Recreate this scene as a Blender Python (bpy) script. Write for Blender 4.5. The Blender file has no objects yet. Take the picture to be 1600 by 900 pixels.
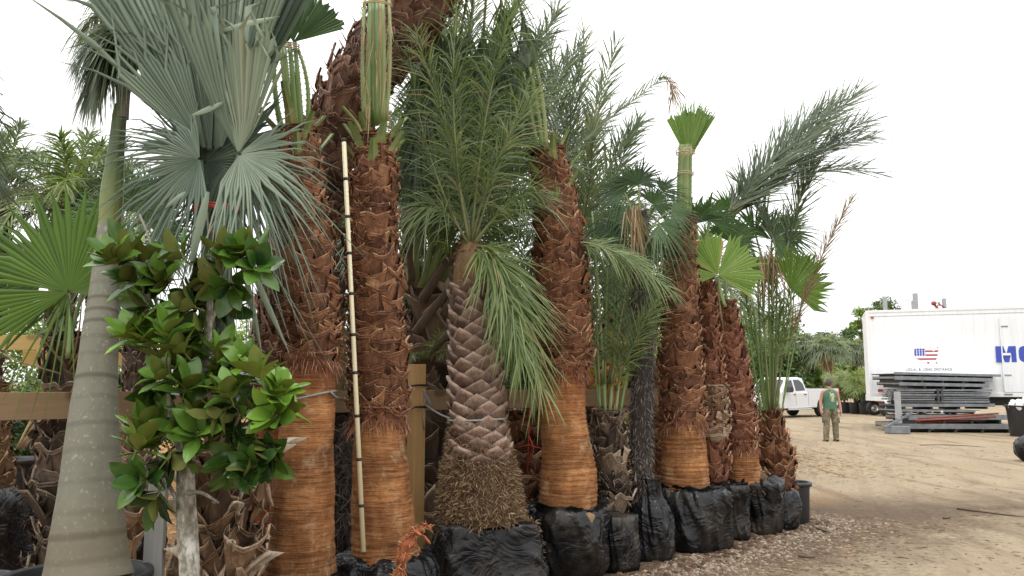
import bpy, math, random
from mathutils import Vector as V, noise, Matrix
R = math.radians
rnd = random.Random(7)
sc = bpy.context.scene
COL = sc.collection

# ------------------------------------------------------------------ camera, sky, sun, exposure
F = 1250.0; PITCH = math.atan(150 / F); EYE = 1.6
cam = bpy.data.cameras.new('camera'); cam.sensor_width = 36; cam.lens = F / 1600 * 36
cam.clip_start = 0.05; cam.clip_end = 3000
camo = bpy.data.objects.new('camera', cam); COL.objects.link(camo)
camo.location = (0, 0, EYE); camo.rotation_euler = (math.pi / 2 + PITCH, 0, 0)
sc.camera = camo

SUN_EL, SUN_AZ = R(64), R(200)          # azimuth clockwise from +Y: behind and a little left of the camera
world = bpy.data.worlds.new('World'); sc.world = world; world.use_nodes = True
nt = world.node_tree; nt.nodes.clear()
sky = nt.nodes.new('ShaderNodeTexSky'); sky.sky_type = 'NISHITA'; sky.sun_disc = False
sky.sun_elevation = SUN_EL; sky.sun_rotation = SUN_AZ; sky.air_density = 1.0; sky.dust_density = 4.0
tc = nt.nodes.new('ShaderNodeTexCoord'); sx = nt.nodes.new('ShaderNodeSeparateXYZ')
nt.links.new(tc.outputs['Generated'], sx.inputs[0])
mr = nt.nodes.new('ShaderNodeMapRange'); mr.inputs['From Min'].default_value = 0.0; mr.inputs['From Max'].default_value = 1.0
mr.inputs['To Min'].default_value = 11.5; mr.inputs['To Max'].default_value = 25.0
nt.links.new(sx.outputs['Z'], mr.inputs['Value'])
nz = nt.nodes.new('ShaderNodeTexNoise'); nz.inputs['Scale'].default_value = 2.5; nz.inputs['Detail'].default_value = 4
nt.links.new(tc.outputs['Generated'], nz.inputs['Vector'])
mm = nt.nodes.new('ShaderNodeMath'); mm.operation = 'MULTIPLY_ADD'; mm.inputs[1].default_value = 3.0
nt.links.new(nz.outputs['Fac'], mm.inputs[0]); nt.links.new(mr.outputs[0], mm.inputs[2])
cl = nt.nodes.new('ShaderNodeCombineColor')
for i in range(3): nt.links.new(mm.outputs[0], cl.inputs[i])
mx = nt.nodes.new('ShaderNodeMix'); mx.data_type = 'RGBA'; mx.inputs[0].default_value = 0.9
nt.links.new(sky.outputs[0], mx.inputs[6]); nt.links.new(cl.outputs[0], mx.inputs[7])
bg = nt.nodes.new('ShaderNodeBackground'); bg.inputs['Strength'].default_value = 0.1
nt.links.new(mx.outputs[2], bg.inputs['Color'])
wo = nt.nodes.new('ShaderNodeOutputWorld'); nt.links.new(bg.outputs[0], wo.inputs[0])

sl = bpy.data.lights.new('sun', 'SUN'); sl.energy = 1.1; sl.angle = R(14); sl.color = (1, .96, .9)
so = bpy.data.objects.new('sun', sl); COL.objects.link(so)
sdir = V((math.sin(SUN_AZ) * math.cos(SUN_EL), math.cos(SUN_AZ) * math.cos(SUN_EL), math.sin(SUN_EL)))
so.rotation_euler = sdir.to_track_quat('Z', 'Y').to_euler(); so.location = sdir * 50

vs = sc.view_settings
vs.view_transform = 'Standard'; vs.look = 'None'; vs.gamma = 1; vs.use_curve_mapping = False; vs.exposure = 0.08

# ------------------------------------------------------------------ geometry helpers
CP, SP = math.cos(PITCH), math.sin(PITCH)
def at(px, py, Y):
    x = (px - 800) / F; y = (450 - py) / F
    dy = CP - y * SP; dz = SP + y * CP
    k = Y / dy
    return V((x * k, Y, EYE + dz * k))
def ray_scale(py, Y):                     # metres per source pixel at depth Y
    y = (450 - py) / F
    return Y / (CP - y * SP) / F
def gz(x, y):
    f = min(1, max(0, (30 - y) / 20))
    return (0.030 * noise.noise(V((x * .6, y * .6, 3.1))) + 0.014 * noise.noise(V((x * 2.3, y * 2.3, 1)))) * f
def bez(p0, p1, p2, t):
    return p0 * (1 - t) ** 2 + p1 * 2 * t * (1 - t) + p2 * t * t
def bezt(p0, p1, p2, t):
    d = (p1 - p0) * (1 - t) + (p2 - p1) * t
    return d.normalized() if d.length > 1e-9 else V((0, 0, 1))
def catmull(P, n):
    """P: list of tuples of floats; returns n interpolated tuples (arc-uniform in index)"""
    out = []; m = len(P) - 1
    for i in range(n):
        u = i / (n - 1) * m; k = min(int(u), m - 1); t = u - k
        a = P[max(k - 1, 0)]; b = P[k]; c = P[k + 1]; d = P[min(k + 2, m)]
        out.append(tuple(.5 * (2 * b[j] + (c[j] - a[j]) * t + (2 * a[j] - 5 * b[j] + 4 * c[j] - d[j]) * t * t
                   + (3 * b[j] - a[j] - 3 * c[j] + d[j]) * t ** 3) for j in range(len(b))))
    return out
def frames(pts, hint=V((0, -1, 0))):
    out = []; n = len(pts); a = None
    for i in range(n):
        T = (pts[min(i + 1, n - 1)] - pts[max(i - 1, 0)])
        T = T.normalized() if T.length > 1e-9 else V((0, 0, 1))
        if a is None:
            a = hint - T * hint.dot(T)
            if a.length < .05: a = V((1, 0, 0)) - T * T.x
        else:
            a = a - T * a.dot(T)
        a.normalize(); out.append((T, a.copy(), T.cross(a)))
    return out

class MB:
    def __init__(s): s.v = []; s.f = []; s.t = []; s.m = []
    def add(s, vs_, fs, tint=.5, mat=0):
        o = len(s.v); s.v.extend(vs_)
        if isinstance(tint, (list, tuple)): s.t.extend(tint)
        else: s.t.extend([tint] * len(vs_))
        for f in fs: s.f.append(tuple(i + o for i in f)); s.m.append(mat)
    def grid(s, rows, closed=False, tint=.5, mat=0):
        nr, nc = len(rows), len(rows[0]); vs_ = [p for r in rows for p in r]; fs = []
        for i in range(nr - 1):
            for j in range(nc if closed else nc - 1):
                k = (j + 1) % nc
                fs.append((i * nc + j, i * nc + k, (i + 1) * nc + k, (i + 1) * nc + j))
        s.add(vs_, fs, tint, mat)
    def tube(s, pts, rad, n=8, tint=.5, mat=0, cap=True, flat=1.0, hint=V((0, -1, 0))):
        rows = []
        if not isinstance(rad, (list, tuple)): rad = [rad] * len(pts)
        for p, r, (T, a, b) in zip(pts, rad, frames(pts, hint)):
            rows.append([p + (a * math.cos(2 * math.pi * j / n) * flat + b * math.sin(2 * math.pi * j / n)) * r for j in range(n)])
        o = len(s.v); s.grid(rows, True, tint, mat)
        if cap:
            s.f.append(tuple(o + j for j in reversed(range(n)))); s.m.append(mat)
            e = o + (len(rows) - 1) * n
            s.f.append(tuple(e + j for j in range(n))); s.m.append(mat)
    def box(s, c, sx_, sy, sz, M=None, tint=.5, mat=0):
        vs_ = []
        for x in (-1, 1):
            for y in (-1, 1):
                for z in (-1, 1):
                    p = V((x * sx_ / 2, y * sy / 2, z * sz / 2))
                    vs_.append((M @ p if M else p) + V(c))
        s.add(vs_, [(0, 1, 3, 2), (4, 6, 7, 5), (0, 4, 5, 1), (2, 3, 7, 6), (0, 2, 6, 4), (1, 5, 7, 3)], tint, mat)
    def prism(s, outline, y0, y1, tint=.5, mat=0, M=None):
        """outline in (x,z), extruded along y"""
        n = len(outline)
        vs_ = [V((x, y0, z)) for x, z in outline] + [V((x, y1, z)) for x, z in outline]
        if M: vs_ = [M @ p for p in vs_]
        fs = [tuple(range(n)), tuple(reversed(range(n, 2 * n)))] + [(i, i + n, (i + 1) % n + n, (i + 1) % n) for i in range(n)]
        s.add(vs_, fs, tint, mat)
    def lathe(s, prof, n=24, c=(0, 0, 0), tint=.5, mat=0, M=None):
        rows = []
        for r, z in prof:
            row = [V((r * math.cos(2 * math.pi * j / n), r * math.sin(2 * math.pi * j / n), z)) for j in range(n)]
            rows.append([(M @ p if M else p) + V(c) for p in row])
        s.grid(rows, True, tint, mat)
    def build(s, name, mats, parent=None, smooth=True, bevel=0):
        me = bpy.data.meshes.new(name)
        off = wloc(parent) if parent else V((0, 0, 0))
        me.from_pydata([tuple(p - off) for p in s.v], [], s.f)
        if not isinstance(mats, (list, tuple)): mats = [mats]
        for m in mats: me.materials.append(m)
        at_ = me.attributes.new('tint', 'FLOAT', 'POINT'); at_.data.foreach_set('value', [float(x) for x in s.t])
        me.polygons.foreach_set('material_index', s.m)
        me.polygons.foreach_set('use_smooth', [smooth] * len(s.f))
        me.update()
        o = bpy.data.objects.new(name, me); COL.objects.link(o)
        if parent: o.parent = parent
        if bevel:
            b = o.modifiers.new('bevel', 'BEVEL'); b.width = bevel; b.segments = 2; b.limit_method = 'ANGLE'
        return o
def wloc(o):
    l = V(o.location)
    while o.parent: o = o.parent; l += V(o.location)
    return l
def tag(o, label, cat, group=None, kind=None):
    o['label'] = label; o['category'] = cat
    if group: o['group'] = group
    if kind: o['kind'] = kind
    return o
def thing(name, loc, label, cat, group=None):
    o = bpy.data.objects.new(name, None); COL.objects.link(o); o.location = loc; o.empty_display_size = .2
    return tag(o, label, cat, group)
def copy_tree(o, parent=None):
    c = o.copy(); COL.objects.link(c); c.parent = parent
    for ch in o.children: copy_tree(ch, c)
    return c
def ub(d, j=.5):
    return V((rnd.uniform(-1, 1), rnd.uniform(-1, 1), rnd.uniform(-1, 1))) * j + d

# ------------------------------------------------------------------ materials
class NT:
    def __init__(s, name):
        s.mat = bpy.data.materials.new(name); s.mat.use_nodes = True; s.t = s.mat.node_tree; s.t.nodes.clear()
        s.out = s.n('ShaderNodeOutputMaterial')
    def n(s, typ, **kw):
        x = s.t.nodes.new(typ)
        for k, v in kw.items(): setattr(x, k, v)
        return x
    def l(s, a, b): s.t.links.new(a, b)
    def coord(s, scale=(1, 1, 1), which='Object'):
        tc_ = s.n('ShaderNodeTexCoord'); m = s.n('ShaderNodeMapping'); m.inputs['Scale'].default_value = scale
        s.l(tc_.outputs[which], m.inputs[0]); return m.outputs[0]
    def noise(s, vec, scale, detail=4, rough=.55, dist=0):
        x = s.n('ShaderNodeTexNoise'); x.inputs['Scale'].default_value = scale; x.inputs['Detail'].default_value = detail
        x.inputs['Roughness'].default_value = rough; x.inputs['Distortion'].default_value = dist
        s.l(vec, x.inputs['Vector']); return x.outputs['Fac']
    def ramp(s, fac, stops):
        x = s.n('ShaderNodeValToRGB'); e = x.color_ramp.elements
        while len(e) < len(stops): e.new(.5)
        for el, (p, c) in zip(e, stops): el.position = p; el.color = (*c, 1) if len(c) == 3 else c
        s.l(fac, x.inputs[0]); return x.outputs[0]
    def mix(s, fac, a, b, typ='MIX'):
        x = s.n('ShaderNodeMix', data_type='RGBA', blend_type=typ)
        for sock, v in ((x.inputs[0], fac), (x.inputs[6], a), (x.inputs[7], b)):
            if hasattr(v, 'is_output'): s.l(v, sock)
            elif isinstance(v, (int, float)): sock.default_value = v if sock.type == 'VALUE' else (v, v, v, 1)
            else: sock.default_value = (*v, 1)
        return x.outputs[2]
    def math(s, op, a, b=0.0, c=0.0):
        x = s.n('ShaderNodeMath', operation=op)
        for sock, v in zip(x.inputs, (a, b, c)):
            if hasattr(v, 'is_output'): s.l(v, sock)
            else: sock.default_value = v
        return x.outputs[0]
    def attr(s, name='tint'):
        return s.n('ShaderNodeAttribute', attribute_name=name).outputs['Fac']
    def bump(s, h, strength=.5, dist=.01):
        x = s.n('ShaderNodeBump'); x.inputs['Strength'].default_value = strength; x.inputs['Distance'].default_value = dist
        s.l(h, x.inputs['Height']); return x.outputs[0]
    def bsdf(s, color, rough=.6, normal=None, metal=0, spec=.5, transl=0, tcolor=None, coat=0):
        p = s.n('ShaderNodeBsdfPrincipled')
        if hasattr(color, 'is_output'): s.l(color, p.inputs['Base Color'])
        else: p.inputs['Base Color'].default_value = (*color, 1)
        if hasattr(rough, 'is_output'): s.l(rough, p.inputs['Roughness'])
        else: p.inputs['Roughness'].default_value = rough
        p.inputs['Metallic'].default_value = metal; p.inputs['Specular IOR Level'].default_value = spec
        p.inputs['Coat Weight'].default_value = coat
        if normal: s.l(normal, p.inputs['Normal'])
        sh = p.outputs[0]
        if transl:
            t = s.n('ShaderNodeBsdfTranslucent')
            tcl = tcolor if tcolor is not None else color
            if hasattr(tcl, 'is_output'): s.l(tcl, t.inputs[0])
            else: t.inputs[0].default_value = (*tcl, 1)
            m = s.n('ShaderNodeMixShader'); m.inputs[0].default_value = transl
            s.l(sh, m.inputs[1]); s.l(t.outputs[0], m.inputs[2]); sh = m.outputs[0]
        s.l(sh, s.out.inputs['Surface']); return s.mat

def simple(name, color, rough=.6, var=.25, nscale=6, metal=0, bump=0, bscale=40, spec=.5, coat=0, stretch=(1, 1, 1)):
    t = NT(name); v = t.coord(stretch); f = t.noise(v, nscale, 5)
    c = t.mix(f, tuple(x * (1 - var) for x in color), tuple(min(1, x * (1 + var)) for x in color))
    nrm = t.bump(t.noise(v, bscale, 4), bump, .01) if bump else None
    return t.bsdf(c, rough, nrm, metal, spec, coat=coat)
def leafmat(name, stops, rough=.45, transl=.38, nscale=3, spec=.5, tgain=(1.5, 1.6, .8)):
    t = NT(name); a = t.attr(); v = t.coord(); f = t.noise(v, nscale, 3)
    x = t.math('MULTIPLY_ADD', f, .24, -.12); a2 = t.math('ADD', a, x)
    c = t.ramp(a2, stops)
    tcl = t.mix(1.0, c, tgain, 'MULTIPLY')
    return t.bsdf(c, rough, None, 0, spec, transl, tcl)
def tintmat(name, stops, rough=.75, nscale=25, stretch=(1, 1, .25), amp=.35, bump=.5, bscale=60, spec=.3, dist=.01):
    t = NT(name); a = t.attr(); v = t.coord(stretch); f = t.noise(v, nscale, 6, .65)
    a2 = t.math('ADD', a, t.math('MULTIPLY_ADD', f, amp, -amp / 2))
    c = t.ramp(a2, stops)
    nrm = t.bump(t.noise(v, bscale, 5, .6), bump, dist)
    return t.bsdf(c, rough, nrm, 0, spec)

M = {}
DRY = (.30, .21, .11)
M['frond'] = leafmat('frond_green', [(0, (.028, .046, .020)), (.35, (.080, .120, .048)), (.65, (.145, .190, .082)), (.85, (.22, .255, .13)), (.97, DRY)])
M['frond_blue'] = leafmat('frond_bluegreen', [(0, (.034, .052, .032)), (.35, (.105, .140, .090)), (.65, (.18, .215, .142)), (.85, (.26, .285, .20)), (.97, DRY)])
M['frond_bright'] = leafmat('frond_bright', [(0, (.042, .070, .018)), (.35, (.105, .158, .044)), (.65, (.18, .235, .08)), (.85, (.27, .31, .14)), (.97, DRY)])
M['frond_dry'] = leafmat('frond_dry', [(0, (.10, .065, .035)), (.5, (.26, .17, .095)), (1, (.42, .31, .18))], .7, .15)
M['fan'] = leafmat('fan_green', [(0, (.014, .038, .012)), (.35, (.038, .088, .022)), (.65, (.075, .14, .034)), (.85, (.11, .19, .04)), (.97, DRY)], .38, .32)
M['fan_bright'] = leafmat('fan_bright', [(0, (.042, .092, .012)), (.35, (.095, .175, .024)), (.65, (.16, .26, .045)), (.85, (.20, .32, .08)), (.97, (.4, .3, .12))], .42, .4)
M['fan_silver'] = leafmat('fan_silver', [(0, (.044, .076, .050)), (.35, (.094, .138, .094)), (.65, (.16, .208, .142)), (.85, (.25, .29, .195)), (.97, (.33, .31, .21))], .45, .12, tgain=(1.0, 1.1, .8))
M['petiole'] = leafmat('petiole', [(0, (.05, .085, .022)), (.4, (.12, .19, .05)), (.7, (.21, .27, .10)), (.9, (.30, .25, .10)), (1, (.24, .11, .045))], .4, .0, 8)
M['rachis'] = leafmat('rachis', [(0, (.06, .06, .03)), (.5, (.14, .155, .06)), (1, (.26, .25, .11))], .5, .0, 8)
M['boot'] = tintmat('palm_boot', [(0, (.032, .015, .009)), (.22, (.10, .044, .024)), (.45, (.20, .090, .048)), (.68, (.31, .155, .080)), (.86, (.43, .26, .145)), (1, (.54, .38, .23))], amp=.85, bump=.9)
M['boot_lean'] = tintmat('palm_boot_weathered', [(0, (.03, .017, .012)), (.25, (.105, .055, .038)), (.5, (.21, .115, .078)), (.75, (.30, .18, .125)), (.9, (.27, .18, .13)), (1, (.40, .29, .2))], amp=.5, bump=.8)
M['boot_red'] = tintmat('palm_boot_red', [(0, (.035, .012, .007)), (.25, (.12, .046, .026)), (.5, (.235, .098, .056)), (.75, (.35, .175, .105)), (1, (.48, .29, .17))], amp=.5, bump=.8)
M['boot_grey'] = tintmat('palm_boot_grey', [(0, (.025, .018, .013)), (.3, (.07, .05, .036)), (.55, (.14, .10, .072)), (.78, (.26, .19, .13)), (1, (.46, .37, .27))], amp=.45)
M['boot_pale'] = tintmat('palm_boot_pale', [(0, (.04, .027, .018)), (.3, (.10, .06, .035)), (.55, (.19, .11, .06)), (.78, (.36, .25, .16)), (1, (.50, .42, .32))], amp=.95, bump=1.0, nscale=34, stretch=(1, 1, .15))
M['knob'] = tintmat('phoenix_scale', [(0, (.030, .018, .013)), (.3, (.095, .058, .044)), (.55, (.19, .122, .092)), (.78, (.31, .22, .17)), (1, (.45, .35, .27))], rough=.45, amp=.6, bump=.9, stretch=(1, 1, .5), nscale=30)
M['fibre'] = tintmat('palm_fibre', [(0, (.045, .026, .013)), (.4, (.13, .078, .04)), (.7, (.22, .14, .07)), (1, (.36, .24, .13))], rough=.9, stretch=(1, 1, 1), nscale=40)
M['fuzz'] = tintmat('trunk_fuzz', [(0, (.016, .013, .012)), (.4, (.075, .062, .055)), (.7, (.15, .125, .11)), (1, (.26, .22, .19))], rough=.9, stretch=(1, 1, 1), nscale=40)
M['rootmat'] = tintmat('root_mass', [(0, (.035, .022, .013)), (.35, (.13, .082, .045)), (.7, (.25, .165, .09)), (1, (.38, .27, .16))], rough=.95, stretch=(1, 1, 1), nscale=50)

def shaved():
    t = NT('shaved_trunk'); v = t.coord(); a = t.attr()
    big = t.noise(v, 4, 4); vr = t.coord((1.6, 1.6, 46)); rings = t.noise(vr, 2.0, 7, .72)
    vr2 = t.coord((5, 5, 110)); fine = t.noise(vr2, 1.6, 4, .6)
    vf = t.coord((26, 26, 2.2)); fis = t.noise(vf, 2, 5, .65)
    f = t.math('ADD', t.math('MULTIPLY_ADD', rings, .95, -.17), t.math('MULTIPLY_ADD', big, 1.0, -.5))
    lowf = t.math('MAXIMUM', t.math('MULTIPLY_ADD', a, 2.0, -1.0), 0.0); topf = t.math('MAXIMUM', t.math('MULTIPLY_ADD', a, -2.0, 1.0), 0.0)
    c = t.ramp(f, [(.10, (.10, .040, .015)), (.28, (.26, .108, .040)), (.48, (.42, .195, .075)), (.7, (.54, .295, .13)), (.95, (.62, .41, .23))])
    c = t.mix(t.math('MULTIPLY', lowf, t.ramp(fis, [(.35, (.9, .9, .9)), (.6, (0, 0, 0))])), c, (.13, .065, .03))
    stn = t.noise(t.coord((1, 1, 1.6)), 3.3, 6, .7); c = t.mix(t.ramp(stn, [(.50, (0, 0, 0)), (.66, (.55, .55, .55))]), c, (.15, .075, .034))
    pal = t.noise(t.coord((1.4, 1.4, 1)), 5.1, 5, .65); c = t.mix(t.ramp(pal, [(.54, (0, 0, 0)), (.70, (.5, .5, .5))]), c, (.52, .37, .22))
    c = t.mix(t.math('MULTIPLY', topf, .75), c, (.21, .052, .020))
    c = t.mix(t.ramp(fine, [(.36, (.8, .8, .8)), (.46, (0, 0, 0))]), c, (.085, .036, .015))
    fr2 = t.noise(t.coord((9, 9, 5)), 1.5, 5, .7); c = t.mix(t.ramp(fr2, [(.55, (0, 0, 0)), (.75, (.45, .45, .45))]), c, (.50, .34, .19))
    w = t.n('ShaderNodeTexWave', wave_type='BANDS', bands_direction='Z'); w.inputs['Scale'].default_value = 7
    w.inputs['Distortion'].default_value = 9; w.inputs['Detail'].default_value = 5; w.inputs['Detail Scale'].default_value = 2.2
    t.l(v, w.inputs['Vector'])
    c = t.mix(t.ramp(w.outputs['Fac'], [(.0, (.5, .5, .5)), (.07, (0, 0, 0))]), c, (.10, .040, .015))
    h = t.math('ADD', t.math('MULTIPLY', rings, .8), t.math('ADD', t.math('MULTIPLY', fine, .7), t.math('MULTIPLY', t.math('MULTIPLY', fis, lowf), .8)))
    return t.bsdf(c, .85, t.bump(h, .7, .010), 0, .2)
M['shaved'] = shaved()

def royal():
    t = NT('royal_trunk'); a = t.attr(); v = t.coord()
    f = t.noise(v, 9, 6, .65); vs_ = t.coord((22, 22, 1.0)); st = t.noise(vs_, 2, 5)
    base = t.mix(f, (.088, .092, .066), (.200, .203, .155))
    base = t.mix(t.math('MULTIPLY', st, .5), base, (.22, .20, .155))
    lich = t.noise(v, 38, 3); base = t.mix(t.ramp(lich, [(.60, (0, 0, 0)), (.70, (.35, .35, .35))]), base, (.40, .41, .32))
    spots = t.noise(t.coord((10, 10, 5)), 2.6, 3); base = t.mix(t.ramp(spots, [(.72, (0, 0, 0)), (.75, (.7, .7, .7))]), base, (.06, .05, .035))
    c = t.mix(t.math('MULTIPLY', a, .85), base, (.085, .075, .055))
    low = t.n('ShaderNodeSeparateXYZ'); t.l(v, low.inputs[0])
    dirt = t.math('MULTIPLY', t.ramp(low.outputs['Z'], [(.0, (1, 1, 1)), (.75, (.75, .75, .75)), (1, (0, 0, 0))]), t.noise(v, 6, 4))
    c = t.mix(dirt, c, (.15, .105, .06))
    return t.bsdf(c, .75, t.bump(t.math('ADD', f, t.math('MULTIPLY', st, .6)), .5, .008), 0, .3)
M['royal'] = royal()
M['crownshaft'] = tintmat('crownshaft', [(0, (.035, .055, .012)), (.4, (.085, .12, .025)), (.7, (.155, .185, .05)), (1, (.24, .20, .09))], rough=.35, nscale=8, stretch=(1.5, 1.5, .2), amp=.4, bump=.15, spec=.5)
M['greybark'] = simple('grey_bark', (.20, .18, .15), .85, .4, 14, bump=.6, bscale=30)
def mottled():
    t = NT('pale_mottled_bark'); v = t.coord((1, 1, .6)); n1 = t.noise(v, 13, 5, .65); n2 = t.noise(v, 34, 4, .6)
    c = t.ramp(n1, [(.36, (.10, .088, .065)), (.46, (.21, .195, .155)), (.54, (.36, .345, .30)), (.66, (.50, .49, .44))])
    c = t.mix(t.ramp(n2, [(.38, (.7, .7, .7)), (.5, (0, 0, 0))]), c, (.12, .11, .08)); return t.bsdf(c, .85, t.bump(n2, .6, .006), 0, .2)
M['magbark'] = mottled()
M['woodbark'] = simple('dark_bark', (.10, .075, .05), .9, .4, 14, bump=.6)

def plastic(name, dust=.5, base=(.005, .0055, .007), dcol=(.13, .105, .08), rough=.25):
    t = NT(name); v = t.coord(); f = t.noise(v, 3.5, 6, .7)
    d = t.ramp(f, [(.48, (0, 0, 0)), (.78, (dust, dust, dust))])
    c = t.mix(d, base, dcol)
    r = t.math('MULTIPLY_ADD', d, .5, rough)
    v2 = t.coord((1.3, 1.3, 1.8)); n1 = t.noise(v2, 2.6, 3, .45, 2.5)
    rid = t.math('ABSOLUTE', t.math('MULTIPLY_ADD', n1, 2, -1))
    h = t.math('ADD', rid, t.math('MULTIPLY', t.noise(v, 24, 2), .05))
    return t.bsdf(c, r, t.bump(h, .55, .03), 0, .33)
M['bag'] = plastic('black_plastic', .30)
M['bag_dusty'] = plastic('dusty_black_plastic', .65)
M['pot'] = simple('pot_plastic', (.018, .019, .022), .45, .4, 9, bump=.1)
M['soil'] = simple('potting_soil', (.045, .03, .02), .95, .5, 40, bump=1, bscale=80)

def timber(name, a, b, axis=0):
    t = NT(name); sc_ = [14, 14, 14]; sc_[axis] = .8
    v = t.coord(tuple(sc_)); f = t.noise(v, 2.2, 6, .6, 1.2)
    c = t.mix(f, a, b)
    kn = t.noise(t.coord(), 3.1, 1); c = t.mix(t.ramp(kn, [(.70, (0, 0, 0)), (.76, (.7, .7, .7))]), c, tuple(x * .35 for x in a))
    st = t.noise(t.coord(), 1.7, 5); c = t.mix(t.math('MULTIPLY', st, .45), c, tuple(x * .55 for x in a))
    return t.bsdf(c, .75, t.bump(f, .3, .006), 0, .3)
M['rail'] = timber('weathered_rail', (.17, .105, .055), (.36, .25, .14), 0)
M['post'] = timber('treated_post', (.44, .255, .095), (.66, .43, .20), 2)
M['rail_new'] = timber('yellow_rail', (.38, .26, .085), (.58, .42, .17), 0)
M['post_grey'] = timber('grey_post', (.20, .20, .19), (.38, .38, .36), 2)
M['skid'] = timber('skid_timber', (.15, .125, .10), (.34, .30, .24), 0)

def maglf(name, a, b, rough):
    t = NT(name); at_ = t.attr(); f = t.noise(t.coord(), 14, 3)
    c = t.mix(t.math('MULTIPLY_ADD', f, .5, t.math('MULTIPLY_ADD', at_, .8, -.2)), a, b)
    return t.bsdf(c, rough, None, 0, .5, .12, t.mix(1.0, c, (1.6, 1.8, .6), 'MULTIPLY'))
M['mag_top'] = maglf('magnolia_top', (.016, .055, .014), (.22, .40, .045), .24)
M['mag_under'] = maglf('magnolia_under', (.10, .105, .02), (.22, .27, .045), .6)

def ground_mat():
    t = NT('yard_ground'); v = t.coord()
    sx_ = t.n('ShaderNodeSeparateXYZ'); t.l(v, sx_.inputs[0]); X, Y = sx_.outputs['X'], sx_.outputs['Y']
    n1 = t.noise(v, .35, 6, .6); n2 = t.noise(v, 2.2, 6, .65); n3 = t.noise(v, 14, 5, .7); n4 = t.noise(v, 70, 4, .7)
    dirt = t.mix(n2, (.245, .193, .125), (.37, .303, .208))
    dirt = t.mix(t.ramp(n1, [(.35, (0, 0, 0)), (.65, (.7, .7, .7))]), dirt, (.39, .315, .22))
    dirt = t.mix(t.ramp(n3, [(.3, (.75, .75, .75)), (.52, (0, 0, 0))]), dirt, (.235, .165, .10))
    # wheel ruts along the drive
    rv = t.n('ShaderNodeTexCoord'); rm = t.n('ShaderNodeMapping'); rm.inputs['Rotation'].default_value = (0, 0, R(18)); rm.inputs['Scale'].default_value = (1.3, .16, 1)
    t.l(rv.outputs['Object'], rm.inputs[0]); ruts = t.noise(rm.outputs[0], 1.5, 5, .6, .5)
    dirt = t.mix(t.ramp(ruts, [(.50, (0, 0, 0)), (.64, (.8, .8, .8))]), dirt, (.20, .15, .10))
    dk = t.math('SUBTRACT', X, t.math('ADD', t.math('MULTIPLY', Y, .36), t.math('MULTIPLY', t.math('MULTIPLY', Y, Y), .0012)))
    dk = t.math('ADD', dk, t.math('MULTIPLY_ADD', n1, .9, -.45)); trk = None
    for k0, wd in ((-.35, .13), (1.25, .13), (.75, .11), (2.4, .12), (-.9, .10), (3.3, .13)):
        m_ = t.math('SUBTRACT', 1.0, t.math('MINIMUM', t.math('DIVIDE', t.math('ABSOLUTE', t.math('SUBTRACT', dk, k0)), wd), 1.0))
        trk = m_ if trk is None else t.math('MAXIMUM', trk, m_)
    trk = t.math('MINIMUM', t.math('MULTIPLY', trk, 2.0), 1.0)
    dirt = t.mix(t.math('MULTIPLY', trk, t.ramp(n2, [(.35, (.15, .15, .15)), (.65, (.6, .6, .6))])), dirt, (.215, .16, .108))
    tw_ = t.n('ShaderNodeTexWave', wave_type='BANDS', bands_direction='Y'); tw_.inputs['Scale'].default_value = 5.5; tw_.inputs['Distortion'].default_value = 2.0; t.l(v, tw_.inputs['Vector'])
    dirt = t.mix(t.math('MULTIPLY', t.math('MULTIPLY', trk, tw_.outputs['Fac']), .35), dirt, (.40, .32, .23))
    hay = t.noise(v, .8, 4); dirt = t.mix(t.ramp(hay, [(.58, (0, 0, 0)), (.72, (.5, .5, .5))]), dirt, (.40, .30, .17))
    dirt = t.mix(t.ramp(n4, [(.30, (.6, .6, .6)), (.45, (0, 0, 0))]), dirt, (.12, .085, .05))
    soil = t.mix(n3, (.06, .043, .030), (.20, .145, .095))
    mulch = t.mix(n3, (.14, .065, .025), (.46, .255, .11))
    # s: signed distance in front of the row of root balls (positive = towards the drive)
    s = t.math('SUBTRACT', t.math('MULTIPLY', X, .62), t.math('MULTIPLY', t.math('SUBTRACT', Y, 6.2), .78))
    s = t.math('ADD', s, t.math('MULTIPLY_ADD', n2, 2.2, -1.1)); s = t.math('ADD', s, t.math('MULTIPLY_ADD', n3, 1.6, -.8))
    far = t.math('MULTIPLY', Y, .0)
    edge = t.n('ShaderNodeMapRange'); t.l(s, edge.inputs[0]); edge.inputs[1].default_value = .25; edge.inputs[2].default_value = 1.5
    c = t.mix(edge.outputs[0], soil, dirt)
    bh = t.n('ShaderNodeMapRange'); t.l(s, bh.inputs[0]); bh.inputs[1].default_value = -1.0; bh.inputs[2].default_value = -1.8
    c = t.mix(bh.outputs[0], c, mulch)
    # beyond the end of the row everything is drive again
    e2 = t.n('ShaderNodeMapRange'); t.l(t.math('ADD', Y, t.math('MULTIPLY', n2, 2)), e2.inputs[0]); e2.inputs[1].default_value = 11.5; e2.inputs[2].default_value = 13.5
    xr = t.n('ShaderNodeMapRange'); t.l(t.math('SUBTRACT', X, t.math('MULTIPLY', Y, .30)), xr.inputs[0]); xr.inputs[1].default_value = -1.0; xr.inputs[2].default_value = 0.4
    c = t.mix(t.math('MULTIPLY', e2.outputs[0], xr.outputs[0]), c, dirt)
    h = t.math('ADD', t.math('MULTIPLY', n3, 1.0), t.math('ADD', t.math('MULTIPLY', n4, .45), t.math('MULTIPLY_ADD', trk, -.7, t.math('MULTIPLY', ruts, 1.5))))
    return t.bsdf(c, .95, t.bump(h, .8, .035), 0, .15)
M['ground'] = ground_mat()

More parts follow.
